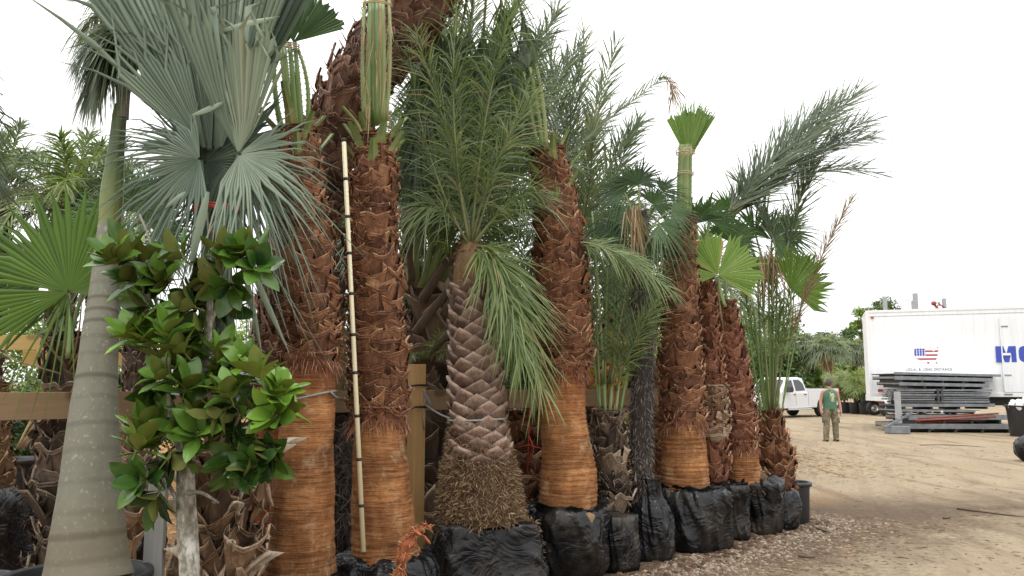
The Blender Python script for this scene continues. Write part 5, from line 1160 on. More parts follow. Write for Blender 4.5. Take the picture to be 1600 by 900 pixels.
# ------------------------------------------------------------------ leafy trees and shrubs
def leaf_quad(mb, p, d, n, L, W, tint):
    s = d.cross(n)
    if s.length < .05: return
    s = s.normalized() * (W / 2); m = p + d * (L * .5) + n * (L * .06)
    mb.add([p, m - s, p + d * L, m + s], [(0, 1, 2, 3)], tint)
def leafy(name, label, cat, loc, h, r, mat, nclump, nleaf, Ls, trunk=True, group=None, zc=.6, sq=.8):
    root = thing(name, loc, label, cat, group); loc = V(loc); cl = []
    for i in range(nclump):
        while True:
            q = V((rnd.uniform(-1, 1), rnd.uniform(-1, 1), rnd.uniform(-1, 1)))
            if q.length < 1: break
        cl.append((loc + V((q.x * r, q.y * r, h * zc + q.z * h * (1 - zc) * .92 * (1 if q.z > 0 else zc / (1 - zc) * .75))), r * rnd.uniform(.22, .42), rnd.uniform(-.22, .22)))
    if trunk:
        mb = MB(); tp = loc + V((rnd.uniform(-.1, .1) * r, 0, h * .55)); tr = .02 * h + .03
        mb.tube([loc - V((0, 0, .05)), loc.lerp(tp, .5) + V((r * .03, 0, 0)), tp], [tr, tr * .75, tr * .5], 8); mb.build('trunk', M['woodbark'], root)
        for c, rr, t_ in cl[:6]:
            mb = MB(); s = loc.lerp(tp, rnd.uniform(.5, .95)); mb.tube([s, s.lerp(c, .5) + V((0, 0, .05 * h)), c], [tr * .45, tr * .3, tr * .1], 6); mb.build('limb', M['woodbark'], root)
    mb = MB()
    for c, rr, t_ in cl:
        for _ in range(nleaf):
            q = ub(V(), 1); 
            if q.length < .05: continue
            q = q.normalized() * (rnd.random() ** .45); p = c + V((q.x * rr, q.y * rr, q.z * rr * sq))
            n = (q + ub(V((0, 0, .5)), .8)).normalized(); d = ub(V((q.x, q.y, -.2)), .8); d = (d - n * d.dot(n))
            if d.length < .05: continue
            leaf_quad(mb, p, d.normalized(), n, Ls * rnd.uniform(.7, 1.3), Ls * .5, max(0, min(1, .5 + t_ + rnd.gauss(0, .18))))
    mb.build('crown', M[mat], root); return root
def G0(px, D): return base_of(px, D)
# right background, beyond the drive
tr_specs = [(1215, 58, 6.2, 2.6, 'leaf_b', 'yellow green tree in the distance behind the truck bonnet'), (1240, 62, 5.6, 3.0, 'leaf_a', 'mid green broadleaf tree beyond the truck cab'), (1268, 60, 5.0, 2.6, 'leaf_c', 'dark green bushy tree between two far palms'),
            (1306, 66, 6.4, 2.2, 'leaf_c', 'dark pointed tree rising behind the standing man'), (1336, 60, 5.4, 2.8, 'leaf_a', 'rounded green tree just left of the white trailer'), (1352, 66, 7.9, 1.5, 'leaf_b', 'tall airy tree poking above the trailer corner'), (1180, 56, 7.5, 3.4, 'leaf_a', 'tall tree glimpsed through the long stalks at the drive end'), (1290, 56, 3.6, 2.4, 'leaf_b', 'low light green shrubbery behind the truck bed'), (1222, 54, 3.2, 2.2, 'leaf_a', 'low bush directly behind the truck cab'),
            (1388, 70, 9.6, 2.0, 'leaf_a', 'far treetop showing above the trailer roof beside a grey post')]
for px, D, h, r, mat, lab in tr_specs: leafy('broadleaf_tree' if h > 4 else 'shrub', lab, 'tree' if h > 4 else 'shrub', G0(px, D), h, r, mat, 26, 190, .30, zc=.55)
for i, px in enumerate((1060, 1120, 1400, 1460)):
    leafy('broadleaf_tree', ('tree of the far wood hidden mostly by the palm row', 'tree of the far wood seen between palm stems', 'tree of the far wood behind the trailer end', 'tree of the far wood behind the trailer middle')[i], 'tree', G0(px, 62), 5.5, 3.2, 'leaf_c', 20, 130, .34, zc=.5)
def far_palm(px, D, h, label, dead, nfr=26):
    p = G0(px, D); root = thing('cabbage_palm', p, label, 'palm tree'); top = p + V((0, 0, h))
    mb = MB(); mb.tube([p, p.lerp(top, .5), top], [.2, .17, .2], 10, .4); mb.build('trunk', M['boot_grey'], root)
    for i in range(nfr):
        an = 2.4 * i; el = 1.35 - 1.7 * i / nfr; d = V((math.cos(an) * math.cos(el), math.sin(an) * math.cos(el), math.sin(el)))
        e = top + d * 1.3 + V((0, 0, -.3)); mb = MB(); hgt = top + d * .8
        fan(mb, hgt, d + V((0, 0, -.3)), V((-d.x * d.z, -d.y * d.z, 1)), 1.0, 200, 18, .4, .5, .05, rnd.uniform(.4, .8), .1, .3, .08); mb.tube([top, hgt], .025, 4); mb.build('fan_leaf', M['frond_blue'], root)
    for dx, dz in dead:
        mb = MB(); c = top + V((dx, -.4, dz))
        for k in range(70): hair(mb, c + ub(V(), .12), ub(V((0, 0, -1)), .35).normalized(), rnd.uniform(.5, 1.1), .03, rnd.uniform(.5, 1), 0, .2)
        mb.build('dead_leaf', M['croton' if False else 'frond_dry'], root)
far_palm(1256, 54, 3.9, 'far palm with two hanging tan dead leaves above the truck cab', ((-.9, -.2), (-.3, -.9)))
far_palm(1296, 52, 3.7, 'far palm with a big tan skirt of dead leaves above the truck bed', ((-.5, -.1), (.0, -.2), (-.3, -.5)))
far_palm(1338, 56, 3.6, 'far blue green palm close to the trailer corner', ())
for i, (px, D, h, lab) in enumerate(((1318, 45, 1.6, 'feathery potted palm behind the man, left one of the row by the trailer'), (1334, 44, 1.9, 'feathery potted palm in the middle of the row by the trailer'), (1349, 43, 1.3, 'feathery potted palm touching the trailer corner'))):
    p = G0(px, D); root = thing('potted_palm', p, lab, 'palm tree', 'potted palms by the trailer')
    for k in range(18):
        an = 2.4 * k; e = p + V((math.cos(an) * .9, math.sin(an) * .9, .5 + h * rnd.uniform(.4, 1.0))); m = p + V((math.cos(an) * .35, math.sin(an) * .35, .6 + h * .95)); mb = MB()
        frond(mb, p + V((0, 0, .45)), m, e, .55, 20, .03, .15, 60, 30, .3, .3, rnd.uniform(.5, .85)); mb.build('frond', FB, root)
    pot(p + V((.0, -.1, 0)), .33, .6, ('black pot of the left feathery palm', 'black pot of the middle feathery palm', 'black pot of the right feathery palm')[i] + ' by the trailer', n=20)
# left background behind the fence
lb = [(40, 15, 2.9, 1.5, 'leaf_b', 'sunlit yellow green bush seen under the big green fan at left'), (-60, 14, 3.2, 1.6, 'leaf_b', 'yellow green bush at the far left edge behind the yellow fence'), (130, 16, 2.6, 1.4, 'leaf_a', 'green bush behind the dark fan palm trunk'), (205, 15, 2.9, 1.2, 'leaf_b', 'light green bush between the royal trunk and the magnolia'), (300, 16, 2.6, 1.5, 'leaf_a', 'green bush behind the magnolia'), (400, 17, 3.3, 1.2, 'leaf_b', 'yellow green bush glimpsed right of the silver palm'), (-10, 11.5, 1.9, 1.0, 'leaf_a', 'green shrub below the yellow rail at left'), (60, 12, 1.5, .9, 'leaf_c', 'dark shrub behind the dark pot at left')]
for px, D, h, r, mat, lab in lb: leafy('shrub', lab, 'shrub', G0(px, D), h, r, mat, 22, 230, .10, zc=.5)
for px, D, h, r, mat, lab in ((980, 16, 3.1, 1.5, 'leaf_b', 'yellow green bush glowing behind the clump of palm stems'), (1040, 18, 3.2, 1.5, 'leaf_b', 'light green bush behind the fuzzy palm trunk'), (1090, 20, 3.6, 1.6, 'leaf_a', 'green bush behind the closed fan palm'), (1160, 22, 4.0, 1.0, 'leaf_a', 'green shrub behind the reddish fan palm'), (700, 15, 3.0, 1.5, 'leaf_c', 'dark bush behind the date palm clump'), (850, 16, 3.6, 1.6, 'leaf_c', 'dark bush behind the round bagged palm'), (600, 15, 2.8, 1.5, 'leaf_c', 'dark bush behind the middle fan palm'), (500, 15, 2.6, 1.4, 'leaf_c', 'dark bush behind the orange trunk left of the pole'), (770, 12, 3.4, 1.2, 'leaf_c', 'dark bush filling the gap behind the scaled trunk'), (920, 12, 2.8, .9, 'leaf_c', 'dark bush filling the gap right of the round bagged palm')):
    leafy('shrub', lab, 'shrub', G0(px, D), h, r, mat, 22, 200, .12, zc=.5)
def back_palm(px, D, top, label, n=16, L=.42, mat=None, ln=1.3, tilt=0, name='feather_palm', tmat='boot_grey', tint=.4, down=.6):
    p = G0(px, D); tz = at(px, top, D).z; t = V((p.x, p.y, tz)); root = thing(name, p, label, 'palm tree'); mb = MB(); q = [p.lerp(t, k / 9) for k in range(10)]
    core(mb, q, [.12] * 10, 16, .2); boots(mb, q, [.11] * 10, .14, 5, .2, .06); mb.build('leaf_bases', M[tmat], root)
    for i in range(n):
        an = 2.4 * i + tilt; el = R(80 - 95 * i / n); d = V((math.cos(an) * math.cos(el), math.sin(an) * math.cos(el), math.sin(el))); m = t + d * ln * .65 + V((0, 0, .15)); e = t + d * ln * 1.1 + V((0, 0, -down * math.cos(el)))
        mb = MB(); frond(mb, t, m, e, L, 34, .014, .12, 58, 28, .4, .35, tint + rnd.uniform(-.15, .2)); mb.build('frond', mat or FG, root)
    return root
back_palm(90, 9.8, 330, 'feathery palm behind the yellow fence above the big green fan', 20, .36, FB, 1.0)
back_palm(150, 10.5, 320, 'feathery palm between the big green fan and the royal trunk', 18, .34, FG, .9)
back_palm(-20, 10, 300, 'feathery palm at the left edge behind the big green fan', 16, .36, FG, .9)
back_palm(520, 10, 385, 'distant thin leaved palm in the gap left of the measuring pole', 14, .3, FU, .8)
back_palm(640, 10.5, 330, 'dark feather palm behind the date palm clump', 18, .5, FG, 1.5, tint=.2)
back_palm(780, 10.5, 420, 'dark feather palm behind the scaled trunk', 18, .5, FG, 1.4, tint=.2)
back_palm(960, 11, 420, 'dark feather palm behind the fuzzy trunk', 18, .5, FG, 1.3, tint=.25)
back_palm(1090, 11.5, 470, 'low feather palm behind the slim fan palm', 16, .4, FB, 1.0)
# ------------------------------------------------------------------ white trailer
TD = 29.0
tl = at(1353, 490, TD); x0 = tl.x; zt = 4.22; zb = 1.22; Lt = 14.0
Tl = thing('box_trailer', (x0, TD, 0), 'long white box trailer with blue lettering and a flag coloured map on its side', 'trailer')
TA = R(21); Tl.rotation_euler = (0, 0, -TA)
def box_at(name, x_0, x_1, y_0, y_1, z_0, z_1, mat, parent, bevel=.01):
    mb = MB(); mb.box(((x_0 + x_1) / 2, (y_0 + y_1) / 2, (z_0 + z_1) / 2), x_1 - x_0, y_1 - y_0, z_1 - z_0); return mb.build(name, M[mat], parent, False, bevel)
box_at('body', x0, x0 + Lt, TD, TD + 2.5, zb, zt, 'white_paint', Tl, .02)
box_at('top_rail', x0 - .01, x0 + Lt + .01, TD - .02, TD + 2.52, zt - .06, zt + .03, 'white_trim', Tl)
box_at('upper_seam', x0 + .02, x0 + Lt, TD - .008, TD + .01, zt - .20, zt - .185, 'grey_paint', Tl, 0)
box_at('bottom_rail', x0 - .01, x0 + Lt + .01, TD - .025, TD + 2.52, zb - .06, zb + .08, 'white_trim', Tl)
box_at('corner_post', x0 - .015, x0 + .10, TD - .02, TD + .12, zb + .08, zt - .06, 'white_trim', Tl)
box_at('corner_post', x0 - .015, x0 + .10, TD + 2.40, TD + 2.52, zb + .08, zt - .06, 'white_trim', Tl)
for k in range(16):          # faint panel seams
    xs_ = x0 + .6 + k * .62
    if abs(xs_ - 19.5) < .1: continue
    box_at('panel_seam', xs_, xs_ + .012, TD - .004, TD + .01, zb + .09, zt - .21, 'white_trim', Tl, 0)
sxp = TD / F
def tx(px):            # distance along the turned side at which the ray through px meets it
    k = at(px, 600, 1).x; return x0 + (k * TD - x0) / (math.cos(TA) + k * math.sin(TA))
def tz(py, px=1450): return at(px, py, TD - (tx(px) - x0) * math.sin(TA)).z
for px in (1362, 1367): pass
for px0, px1 in ((1371, 1379), (1407, 1414), (1427, 1437)): box_at('reflector', tx(px0), tx(px1), TD - .035, TD - .02, tz(612, px0), tz(608, px0), 'red_lens', Tl, 0)
box_at('marker_lamp', tx(1440), tx(1452), TD - .035, TD - .02, tz(613), tz(609), 'amber', Tl, 0)
box_at('marker_lamp', tx(1366), tx(1371), TD - .04, TD - .02, tz(495.5), tz(493), 'rust', Tl, 0)
# side door with hinges
box_at('side_door', tx(1570), tx(1570) + 2.2, TD - .03, TD - .004, zb + .10, zt - .30, 'white_paint', Tl, .006)
for py in (510, 586, 616):
    h = box_at('hinge', tx(1568), tx(1581), TD - .05, TD - .03, tz(py, 1572) - .018, tz(py, 1572) + .018, 'metal', Tl, 0)
box_at('lock_rod', tx(1569) - .02, tx(1569) + .015, TD - .06, TD - .03, zb + .12, zt - .35, 'white_trim', Tl, 0)
# chassis, legs, wheels
box_at('chassis_beam', x0 + .8, x0 + Lt - .5, TD + .6, TD + .8, zb - .36, zb - .06, 'black_trim', Tl); box_at('chassis_beam', x0 + .8, x0 + Lt - .5, TD + 1.7, TD + 1.9, zb - .36, zb - .06, 'black_trim', Tl)
for dy in (.35, 2.0): box_at('landing_leg', x0 + 2.6, x0 + 2.74, TD + dy, TD + dy + .14, 0, zb - .06, 'metal_dark', Tl)
def wheel(c, r, w, parent, axis='y', rim='chrome', name='wheel', rot=0):
    Mx = Matrix.Rotation(rot, 3, 'Z') @ Matrix.Rotation(math.pi / 2, 3, 'X')
    mb = MB(); mb.lathe([(r * .55, -w / 2), (r * .9, -w / 2), (r * .98, -w * .4), (r, -w * .3), (r, w * .3), (r * .98, w * .4), (r * .9, w / 2), (r * .55, w / 2)], 28, c, .5, 0, Mx)
    wh = mb.build(name, M['rubber'], parent)
    mb = MB(); mb.lathe([(.01, w * .30), (r * .18, w * .34), (r * .2, w * .2), (r * .45, w * .25), (r * .55, w * .46), (r * .57, w * .46), (r * .57, -w * .46), (.01, -w * .3)], 24, c, .5, 0, Mx)
    o = mb.build('rim', M[rim], wh); return wh
for xx in (x0 + 10.8, x0 + 12.1):
    for dy in (.28, 2.2): wheel(V((xx, TD + dy, .5)), .5, .5, Tl)
def text(s, px, py, hpx, mat, bold=0, Y=TD - .006, width=None, off=.0):
    cu = bpy.data.curves.new('lettering', 'FONT'); cu.body = s; cu.align_x = 'LEFT'; cu.extrude = .003; cu.offset = off; cu.materials.append(M[mat]); cu.size = 1; cu.space_character = 1.22; cu.space_word = 1.2
    o = bpy.data.objects.new('lettering', cu); COL.objects.link(o); o.rotation_euler = (math.pi / 2, 0, 0); o.parent = Tl
    bpy.context.view_layer.update()
    H = hpx * ray_scale(py, TD - (tx(px) - x0) * math.sin(TA)); k = H / .70 
    w0 = o.dimensions.x; W = (tx(px + width) - tx(px)) if width else w0 * k
    o.scale = (W / w0, k, 1); o.location = V((tx(px), Y, tz(py, px))) - V(Tl.location)
    bpy.context.view_layer.update(); dg_ = bpy.context.evaluated_depsgraph_get(); me_ = bpy.data.meshes.new_from_object(o.evaluated_get(dg_))
    o2 = bpy.data.objects.new('lettering', me_); COL.objects.link(o2); o2.parent = Tl; o2.location = o.location; o2.rotation_euler = o.rotation_euler; o2.scale = o.scale
    bpy.data.objects.remove(o); o2.name = 'lettering'; return o2
text('LOCAL & LONG DISTANCE', 1416.5, 579.5, 4.2, 'grey_letter', width=72, off=.010)
# big blue letters, M with a lock box over it, then O running out of the frame
def poly(name, outl, mat, y, thick=.006, holes=None):
    mb = MB(); mb.prism([(tx(a), tz(b, 1572)) for a, b in outl], y - thick, y); o = mb.build(name, M[mat], Tl, False); return o
yb = TD - .032
poly('letter', [(1559, 566), (1559, 541), (1571.5, 541), (1575.5, 553.5), (1579.5, 541), (1591, 541), (1591, 566), (1583.2, 566), (1583.2, 551), (1579.2, 566), (1572.2, 566), (1568, 551), (1568, 566)], 'blue_letter', yb)
mb = MB(); cxl, cyl = 1609, 553.5; rows = []
for k in range(41):
    an = 2 * math.pi * k / 40; e = lambda a_, b_: (tx(cxl + a_ * math.copysign(abs(math.cos(an)) ** .6, math.cos(an))), tz(cyl - b_ * math.copysign(abs(math.sin(an)) ** .6, math.sin(an)), 1572))
    o1, i1 = e(14, 12.6), e(5.2, 5.5)
    rows.append([V((o1[0], yb, o1[1])), V((o1[0], yb - .006, o1[1])), V((i1[0], yb - .006, i1[1])), V((i1[0], yb, i1[1]))])
mb.grid(rows, False); mb.build('letter', M['blue_letter'], Tl, False)
box_at('door_latch', tx(1570), tx(1582), TD - .07, TD - .045, tz(555.5, 1572), tz(551.8, 1572), 'white_trim', Tl, .004)
# map with flag
def flagmat():
    t = NT('flag_map'); v = t.coord(); s = t.n('ShaderNodeSeparateXYZ'); t.l(v, s.inputs[0]); W = 1.0
    X, Z = s.outputs['X'], s.outputs['Z']
    st = t.math('LESS_THAN', t.math('FRACT', t.math('MULTIPLY', Z, 1 / .137)), .5)
    c = t.mix(st, (.78, .76, .77), (.33, .06, .075))
    gx_ = t.math('FRACT', t.math('MULTIPLY', X, 1 / .085)); gz_ = t.math('FRACT', t.math('MULTIPLY', Z, 1 / .075))
    dd = t.math('ADD', t.math('POWER', t.math('SUBTRACT', gx_, .5), 2), t.math('POWER', t.math('SUBTRACT', gz_, .5), 2))
    can = t.mix(t.math('LESS_THAN', dd, .075), (.035, .06, .30), (.75, .75, .8))
    m = t.math('MULTIPLY', t.math('LESS_THAN', X, -.02), t.math('GREATER_THAN', Z, .0))
    return t.bsdf(t.mix(m, c, can), .5)
M['flag'] = flagmat()
out = [(1432, 545), (1435, 544), (1449, 544.5), (1456, 545.5), (1459, 546.5), (1461.5, 549.5), (1463.5, 548), (1466, 547), (1467.5, 543.5), (1469.5, 543), (1470, 546.5), (1469, 549), (1468.5, 553), (1467.5, 556), (1466.5, 559.5), (1465, 562), (1466.2, 566), (1467, 568.5), (1465.5, 568.5), (1463.5, 565), (1460, 564.2), (1455, 565.2), (1453, 568.8), (1451.5, 568.3), (1449.5, 565), (1446, 563.6), (1441, 563), (1436, 561), (1433, 558.5), (1431, 554), (1431, 549)]
mb = MB(); cxm, czm = tx(1450), tz(556.5); mb.prism([(tx(a) - cxm, tz(b) - czm) for a, b in out], -.004, 0)
fo = mb.build('flag_map', M['flag'], None, False); fo.parent = Tl; fo.location = V((cxm, TD - .006, czm)) - V(Tl.location)

# posts and wires behind the trailer
for px0, px1, py, lab, br_ in ((1381, 1386, 463, 'grey post behind the trailer roof, leftmost of three, joined by a wire', 0), (1428, 1434, 458, 'tallest grey post behind the trailer roof with a short plank beside it', 1), (1474, 1478.5, 466, 'grey post behind the trailer roof beside a dark rusty bracket', 2)):
    Dp = 36; a = at(px0, py, Dp); b = at(px1, py, Dp); root = thing('utility_post', ((a.x + b.x) / 2, Dp, 0), lab, 'post')
    box_at('shaft', a.x, b.x, Dp, Dp + .16, 0, a.z, 'grey_paint', root)
    if br_ == 1: a2 = at(1425, 470, Dp); box_at('plank', a2.x, a2.x + .12, Dp - .03, Dp + .1, a2.z - 1.6, a2.z, 'grey_paint', root)
    if br_ == 2:
        mb = MB(); mb.tube([at(1458, 474, Dp), at(1473, 490, Dp)], .05, 6); mb.tube([at(1466, 474, Dp), at(1476, 481, Dp)], .03, 6); mb.tube([at(1458, 489, Dp), at(1466, 476, Dp)], .03, 6)
        mb.lathe([(.01, -.1), (.09, -.08), (.11, 0), (.09, .08), (.01, .1)], 10, at(1459, 474, Dp)); mb.build('bracket', M['rust'], root)
        mb = MB(); mb.tube([at(1462, 474, Dp), at(1468, 472, Dp), at(1468, 478, Dp)], .02, 5); mb.build('arm', M['metal_dark'], root)
mb = MB(); mb.tube(qpath(at(1386, 472, 36), at(1408, 471, 36), at(1426, 468.5, 36), 8), .012, 5); mb.tube([at(1386, 480, 36), at(1399, 489, 36)], .01, 5); tag(mb.build('wire', M['metal']), 'thin wire stretched between the two left posts above the trailer roof', 'wire')
# white flatbed with a dark wheel behind the trailer
ux = at(1391, 620, 40); Ut = thing('flatbed_trailer', (ux.x, 41, 0), 'low white flatbed glimpsed under the trailer nose, one dark wheel showing', 'trailer')
box_at('bed', ux.x - .35, ux.x + 2.0, 40, 42, .75, 1.05, 'white_trim', Ut); box_at('skirt_panel', ux.x - .3, ux.x + 2.0, 39.9, 39.99, .5, .76, 'white_trim', Ut)
wheel(V((at(1389, 640, 40).x, 40.2, .36)), .36, .3, Ut); wheel(V((at(1389, 640, 40).x, 41.7, .36)), .36, .3, Ut)
rx = at(1366, 620, 43); Rm = thing('garden_tractor', (rx.x, 43, 0), 'small red machine with black wheels parked behind the trailer nose', 'machine')
box_at('hood', rx.x - .1, rx.x + .7, 43, 43.6, .55, 1.0, 'rust', Rm, .05); box_at('frame', rx.x - .6, rx.x + .7, 43.05, 43.55, .3, .55, 'black_trim', Rm, .02); box_at('seat', rx.x - .55, rx.x - .2, 43.1, 43.5, .55, 1.05, 'black_trim', Rm, .05)
for dx, r in ((-.4, .38), (.45, .25)):
    for dy in (-.1, .7): wheel(V((rx.x + dx, 43 + dy, r)), r, .22, Rm)

# ------------------------------------------------------------------ stack of metal panels
SD = 27.0
def sx(px): return at(px, 650, SD).x
def szz(py): return max(0, at(1480, py, SD).z)
def slab(name, label, px0, px1, py0, py1, mat, tilt=0.0, yoff=0.0, depth=1.3, ribs=0, group=None, cat='metal panel', lip=.0):
    xa, xb = sx(px0), sx(px1); z0, z1 = szz(py1), szz(py0); c = V(((xa + xb) / 2, SD + yoff + depth / 2, (z0 + z1) / 2)); root = thing(name, c, label, cat, group); root.rotation_euler = (rnd.uniform(-.02, .02), tilt, rnd.uniform(-.11, .11))
    L = xb - xa; H = z1 - z0; th = H * .34
    def add(nm, bx, m_):
        mb = MB()
        for (p, s) in bx: mb.box(p, *s)
        o = mb.build(nm, M[m_], None, False, .006); o.parent = root
    add('deck', [((0, 0, H / 2 - th / 2), (L, depth, th))], mat)
    add('edge_channel', [((0, -depth / 2 - .012, H / 2 - th / 2 - .01), (L * .995, .022, H * .62)), ((0, depth / 2 + .012, H / 2 - th / 2 - .01), (L * .995, .022, H * .62))], 'metal')
    if ribs:
        add('cross_rib', [((L * (-.42 + .84 * k / (ribs - 1)), 0, -H / 2 + (H - th) / 2), (.07, depth * .96, H - th - .004)) for k in range(ribs)], 'metal_dark')
    return root
gname = 'metal panels in the stack before the trailer'
slab('timber_skid', 'long low grey timber skid at the very bottom of the metal stack', 1398, 1585, 663, 679, 'skid', .0, -.2, 1.7, 5, None, 'skid')
slab('timber_skid', 'second timber skid with pale end grain under the red rods', 1415, 1575, 650, 663, 'skid', .0, -.05, 1.5, 4, None, 'skid')
slab('metal_panel', 'dark deck panel lying on the red rods with white tags on its edge', 1400, 1530, 640.5, 646.5, 'metal', .01, -.1, 1.3, 5, gname)
slab('metal_panel', 'plain dull deck panel in the lower middle of the stack', 1402, 1556, 632, 640, 'metal_dark', .0, 0, 1.3, 4, gname)
slab('metal_panel', 'narrow pale panel just under the bundle of channels', 1414, 1549, 627, 632, 'metal_dark', .0, .05, 1.2, 4, gname)
slab('metal_panel', 'third panel from the top, its left end hanging past the bundle', 1402, 1550, 599, 607, 'metal', .018, 0, 1.4, 5, gname)
slab('metal_panel', 'second panel from the top with a drooping right end', 1395, 1556, 590, 599, 'metal', .02, 0, 1.4, 5, gname)
slab('metal_panel', 'topmost bright panel of the stack reaching furthest right', 1397, 1571, 583.5, 590, 'white_trim', .022, .05, 1.5, 6, gname)
for k, (py, nm) in enumerate(((610, 'top'), (613.5, 'second'), (617, 'third'), (620.5, 'fourth'), (624, 'lowest'))):
    for s_, (a_, b_) in enumerate(((1404, 1467), (1471, 1552))):
        mb = MB(); xa, xb = sx(a_ + rnd.uniform(-3, 3)), sx(b_ + rnd.uniform(-6, 6)); z = szz(py + rnd.uniform(-.4, .4))
        for yy in range(3): mb.box(((xa + xb) / 2, SD + .1 + yy * .42 + rnd.uniform(-.05, .05), z), xb - xa, .28, .052, Matrix.Rotation(rnd.uniform(-.012, .012), 3, 'Y'))
        tag(mb.build('steel_channel', M['metal'], None, False, .005), f'{nm} layer of grey steel channels in the {("left", "right")[s_]} half of the bundle', 'steel channel', 'steel channels in the bundle')
for k, px in enumerate((1466, 1472)):
    mb = MB(); mb.box((sx(px), SD - .06, szz(617)), .07, .08, .42); tag(mb.build('spacer_block', M['metal_dark'], None, False, .005), ('left', 'right')[k] + ' dark upright spacer clamped in the middle of the steel bundle', 'spacer')
for k, (px0, py0, px1, py1) in enumerate(((1430, 657, 1556, 651), (1434, 654, 1560, 646), (1426, 660, 1540, 657), (1420, 643, 1480, 652))):
    mb = MB(); mb.tube([at(px0, py0, SD - .2 + k * .1), at(px1, py1, SD - .12 + k * .1)], .028, 8); tag(mb.build('red_rod', M['rust']), ('long red rod sloping up to the right, lowest of the front pair', 'red rod that climbs highest at the right end of the stack', 'red rod lying flat on the timber', 'short red rod slanting down from the left tags')[k], 'rod', 'red rods in the metal stack')
mb = MB()
for px in (1406, 1431, 1442, 1454, 1469, 1523, 1527): mb.box((sx(px), SD - .13, szz(643)), .07, .006, .05)
tag(mb.build('paper_tags', M['white_trim'], None, False), 'row of small white tags along the edge of the tagged deck panel', 'tags')
mb = MB(); mb.box(((sx(1393.5) + sx(1401)) / 2, SD - .3, (szz(617) + .22) / 2 + .1), sx(1401) - sx(1393.5), .14, szz(617) - .2); tag(mb.build('stack_upright', M['grey_paint'], None, False, .008), 'grey upright post at the left end of the metal stack', 'post')
Ld = thing('ladder', at(1396, 664, SD - .6), 'small grey ladder frame sloping down at the left foot of the metal stack', 'ladder')
for o_ in (0, .38):
    mb = MB(); a, b = at(1383, 668, SD - .9 + o_), at(1425, 645, SD - .5 + o_); beam(mb, a, b, .06, .05); mb.build('side_rail', M['metal'], Ld, False)
for k in range(6):
    u = .1 + .16 * k; a = at(1383, 668, SD - .9).lerp(at(1425, 645, SD - .5), u); mb = MB(); mb.tube([a, a + V((0, .38, 0))], .02, 6); mb.build('rung', M['metal'], Ld)
mb = MB(); mb.box((sx(1385), SD - .7, .13), .62, .5, .24); tag(mb.build('grey_block', M['metal'], None, False, .02), 'grey metal box on the ground at the left foot of the stack', 'box')

# pot of white stones and the ball bag at the right edge
PD = 25.0; pc = at(1604, 600, PD); PT = pot(V((pc.x, PD, 0)), .62, .95, 'big black tub heaped with white stones at the right edge', None, 'stone_tub', .86, True, .04)
def rock(r, seed):
    mb = MB(); rows = []
    for i in range(8):
        th = math.pi * i / 7; row = []
        for j in range(11):
            ph = 2 * math.pi * j / 11; d = V((math.sin(th) * math.cos(ph), math.sin(th) * math.sin(ph), math.cos(th)))
            row.append(d * r * (1 + .35 * noise.noise(d * 1.4 + V((seed, 0, 0)))))
        rows.append(row)
    mb.grid(rows, True); return mb
r0 = rock(.14, 3).build('white_stone', M['stone'], None, False); tag(r0, 'white stone heaped in the black tub', 'stone', 'white stones in the tub')
spots = [(-.45, -.3, .90), (-.2, -.42, .92), (.05, -.45, .92), (.3, -.35, .90), (-.5, 0, .92), (-.2, -.15, 1.0), (.1, -.2, 1.0), (.4, -.05, .94), (-.3, .2, .98), (0, .1, 1.05), (.3, .2, .98), (-.08, -.08, 1.13), (-.35, -.12, 1.02), (.2, -.05, 1.1)]
for i, (dx, dy, z) in enumerate(spots):
    o = r0 if i == 0 else r0.copy()
    if i: COL.objects.link(o)
    o.location = (pc.x + dx, PD + dy, z); o.rotation_euler = (rnd.uniform(0, 6), rnd.uniform(0, 6), rnd.uniform(0, 6)); s_ = rnd.uniform(.7, 1.15); o.scale = (s_, s_ * rnd.uniform(.7, 1.1), s_)
gb = G0(1604, 17.0); mb = MB(); bag_mesh(mb, (gb.x, gb.y, 0), [(0, .14), (.05, .22), (.17, .30), (.32, .31), (.44, .25), (.50, .14), (.54, .08), (.58, .06)], seed=50, amp=.03, nphi=70, nz=36)
tag(mb.build('root_ball_bag', M['bag']), 'round black tied bag on the dirt at the right edge below the tub', 'bag')

# ------------------------------------------------------------------ pickup truck
TKD = 38.0; fw = at(1208, 600, TKD)
Tk = thing('pickup_truck', (0, 0, 0), 'silver white crew cab pickup truck parked beyond the palms facing left', 'truck')
def tmesh(name, outl, y0_, y1_, mat, parent, bevel=.03, smooth=False): 
    mb = MB(); mb.prism(outl, y0_, y1_); o = mb.build(name, M[mat], None, smooth, bevel); o.parent = parent; return o
W2 = 1.0   # half width; truck local x: 0 at the front axle, + to the rear, y from -1 (near) to 1
wb = 3.75
def arch(cx, r, n=9, z=.42): return [(cx + r * math.cos(math.pi - math.pi * k / (n - 1)), z + r * math.sin(math.pi - math.pi * k / (n - 1))) for k in range(n)]
low = [(-1.0, .55), (-.96, .42), (-.55, .42)] + arch(0, .52) + [(.55, .42), (wb - .55, .46)] + arch(wb, .50, 9, .46) + [(wb + .55, .5), (wb + 1.25, .56), (wb + 1.3, .72), (wb + 1.28, 1.38), (2.62, 1.38), (2.62, 1.20), (.62, 1.18), (.55, 1.24), (-.55, 1.17), (-.95, 1.06), (-1.02, .9)]
tmesh('body', low, -W2, W2, 'truck', Tk, .05)
cabo = [(.62, 1.17), (1.25, 1.83), (1.45, 1.92), (2.15, 1.93), (2.42, 1.88), (2.60, 1.22), (2.6, 1.17)]
mb = MB(); n = len(cabo)
def inset(z): return W2 - .03 - max(0, (z - 1.17)) * .22
vv = [V((x, -inset(z), z)) for x, z in cabo] + [V((x, inset(z), z)) for x, z in cabo]
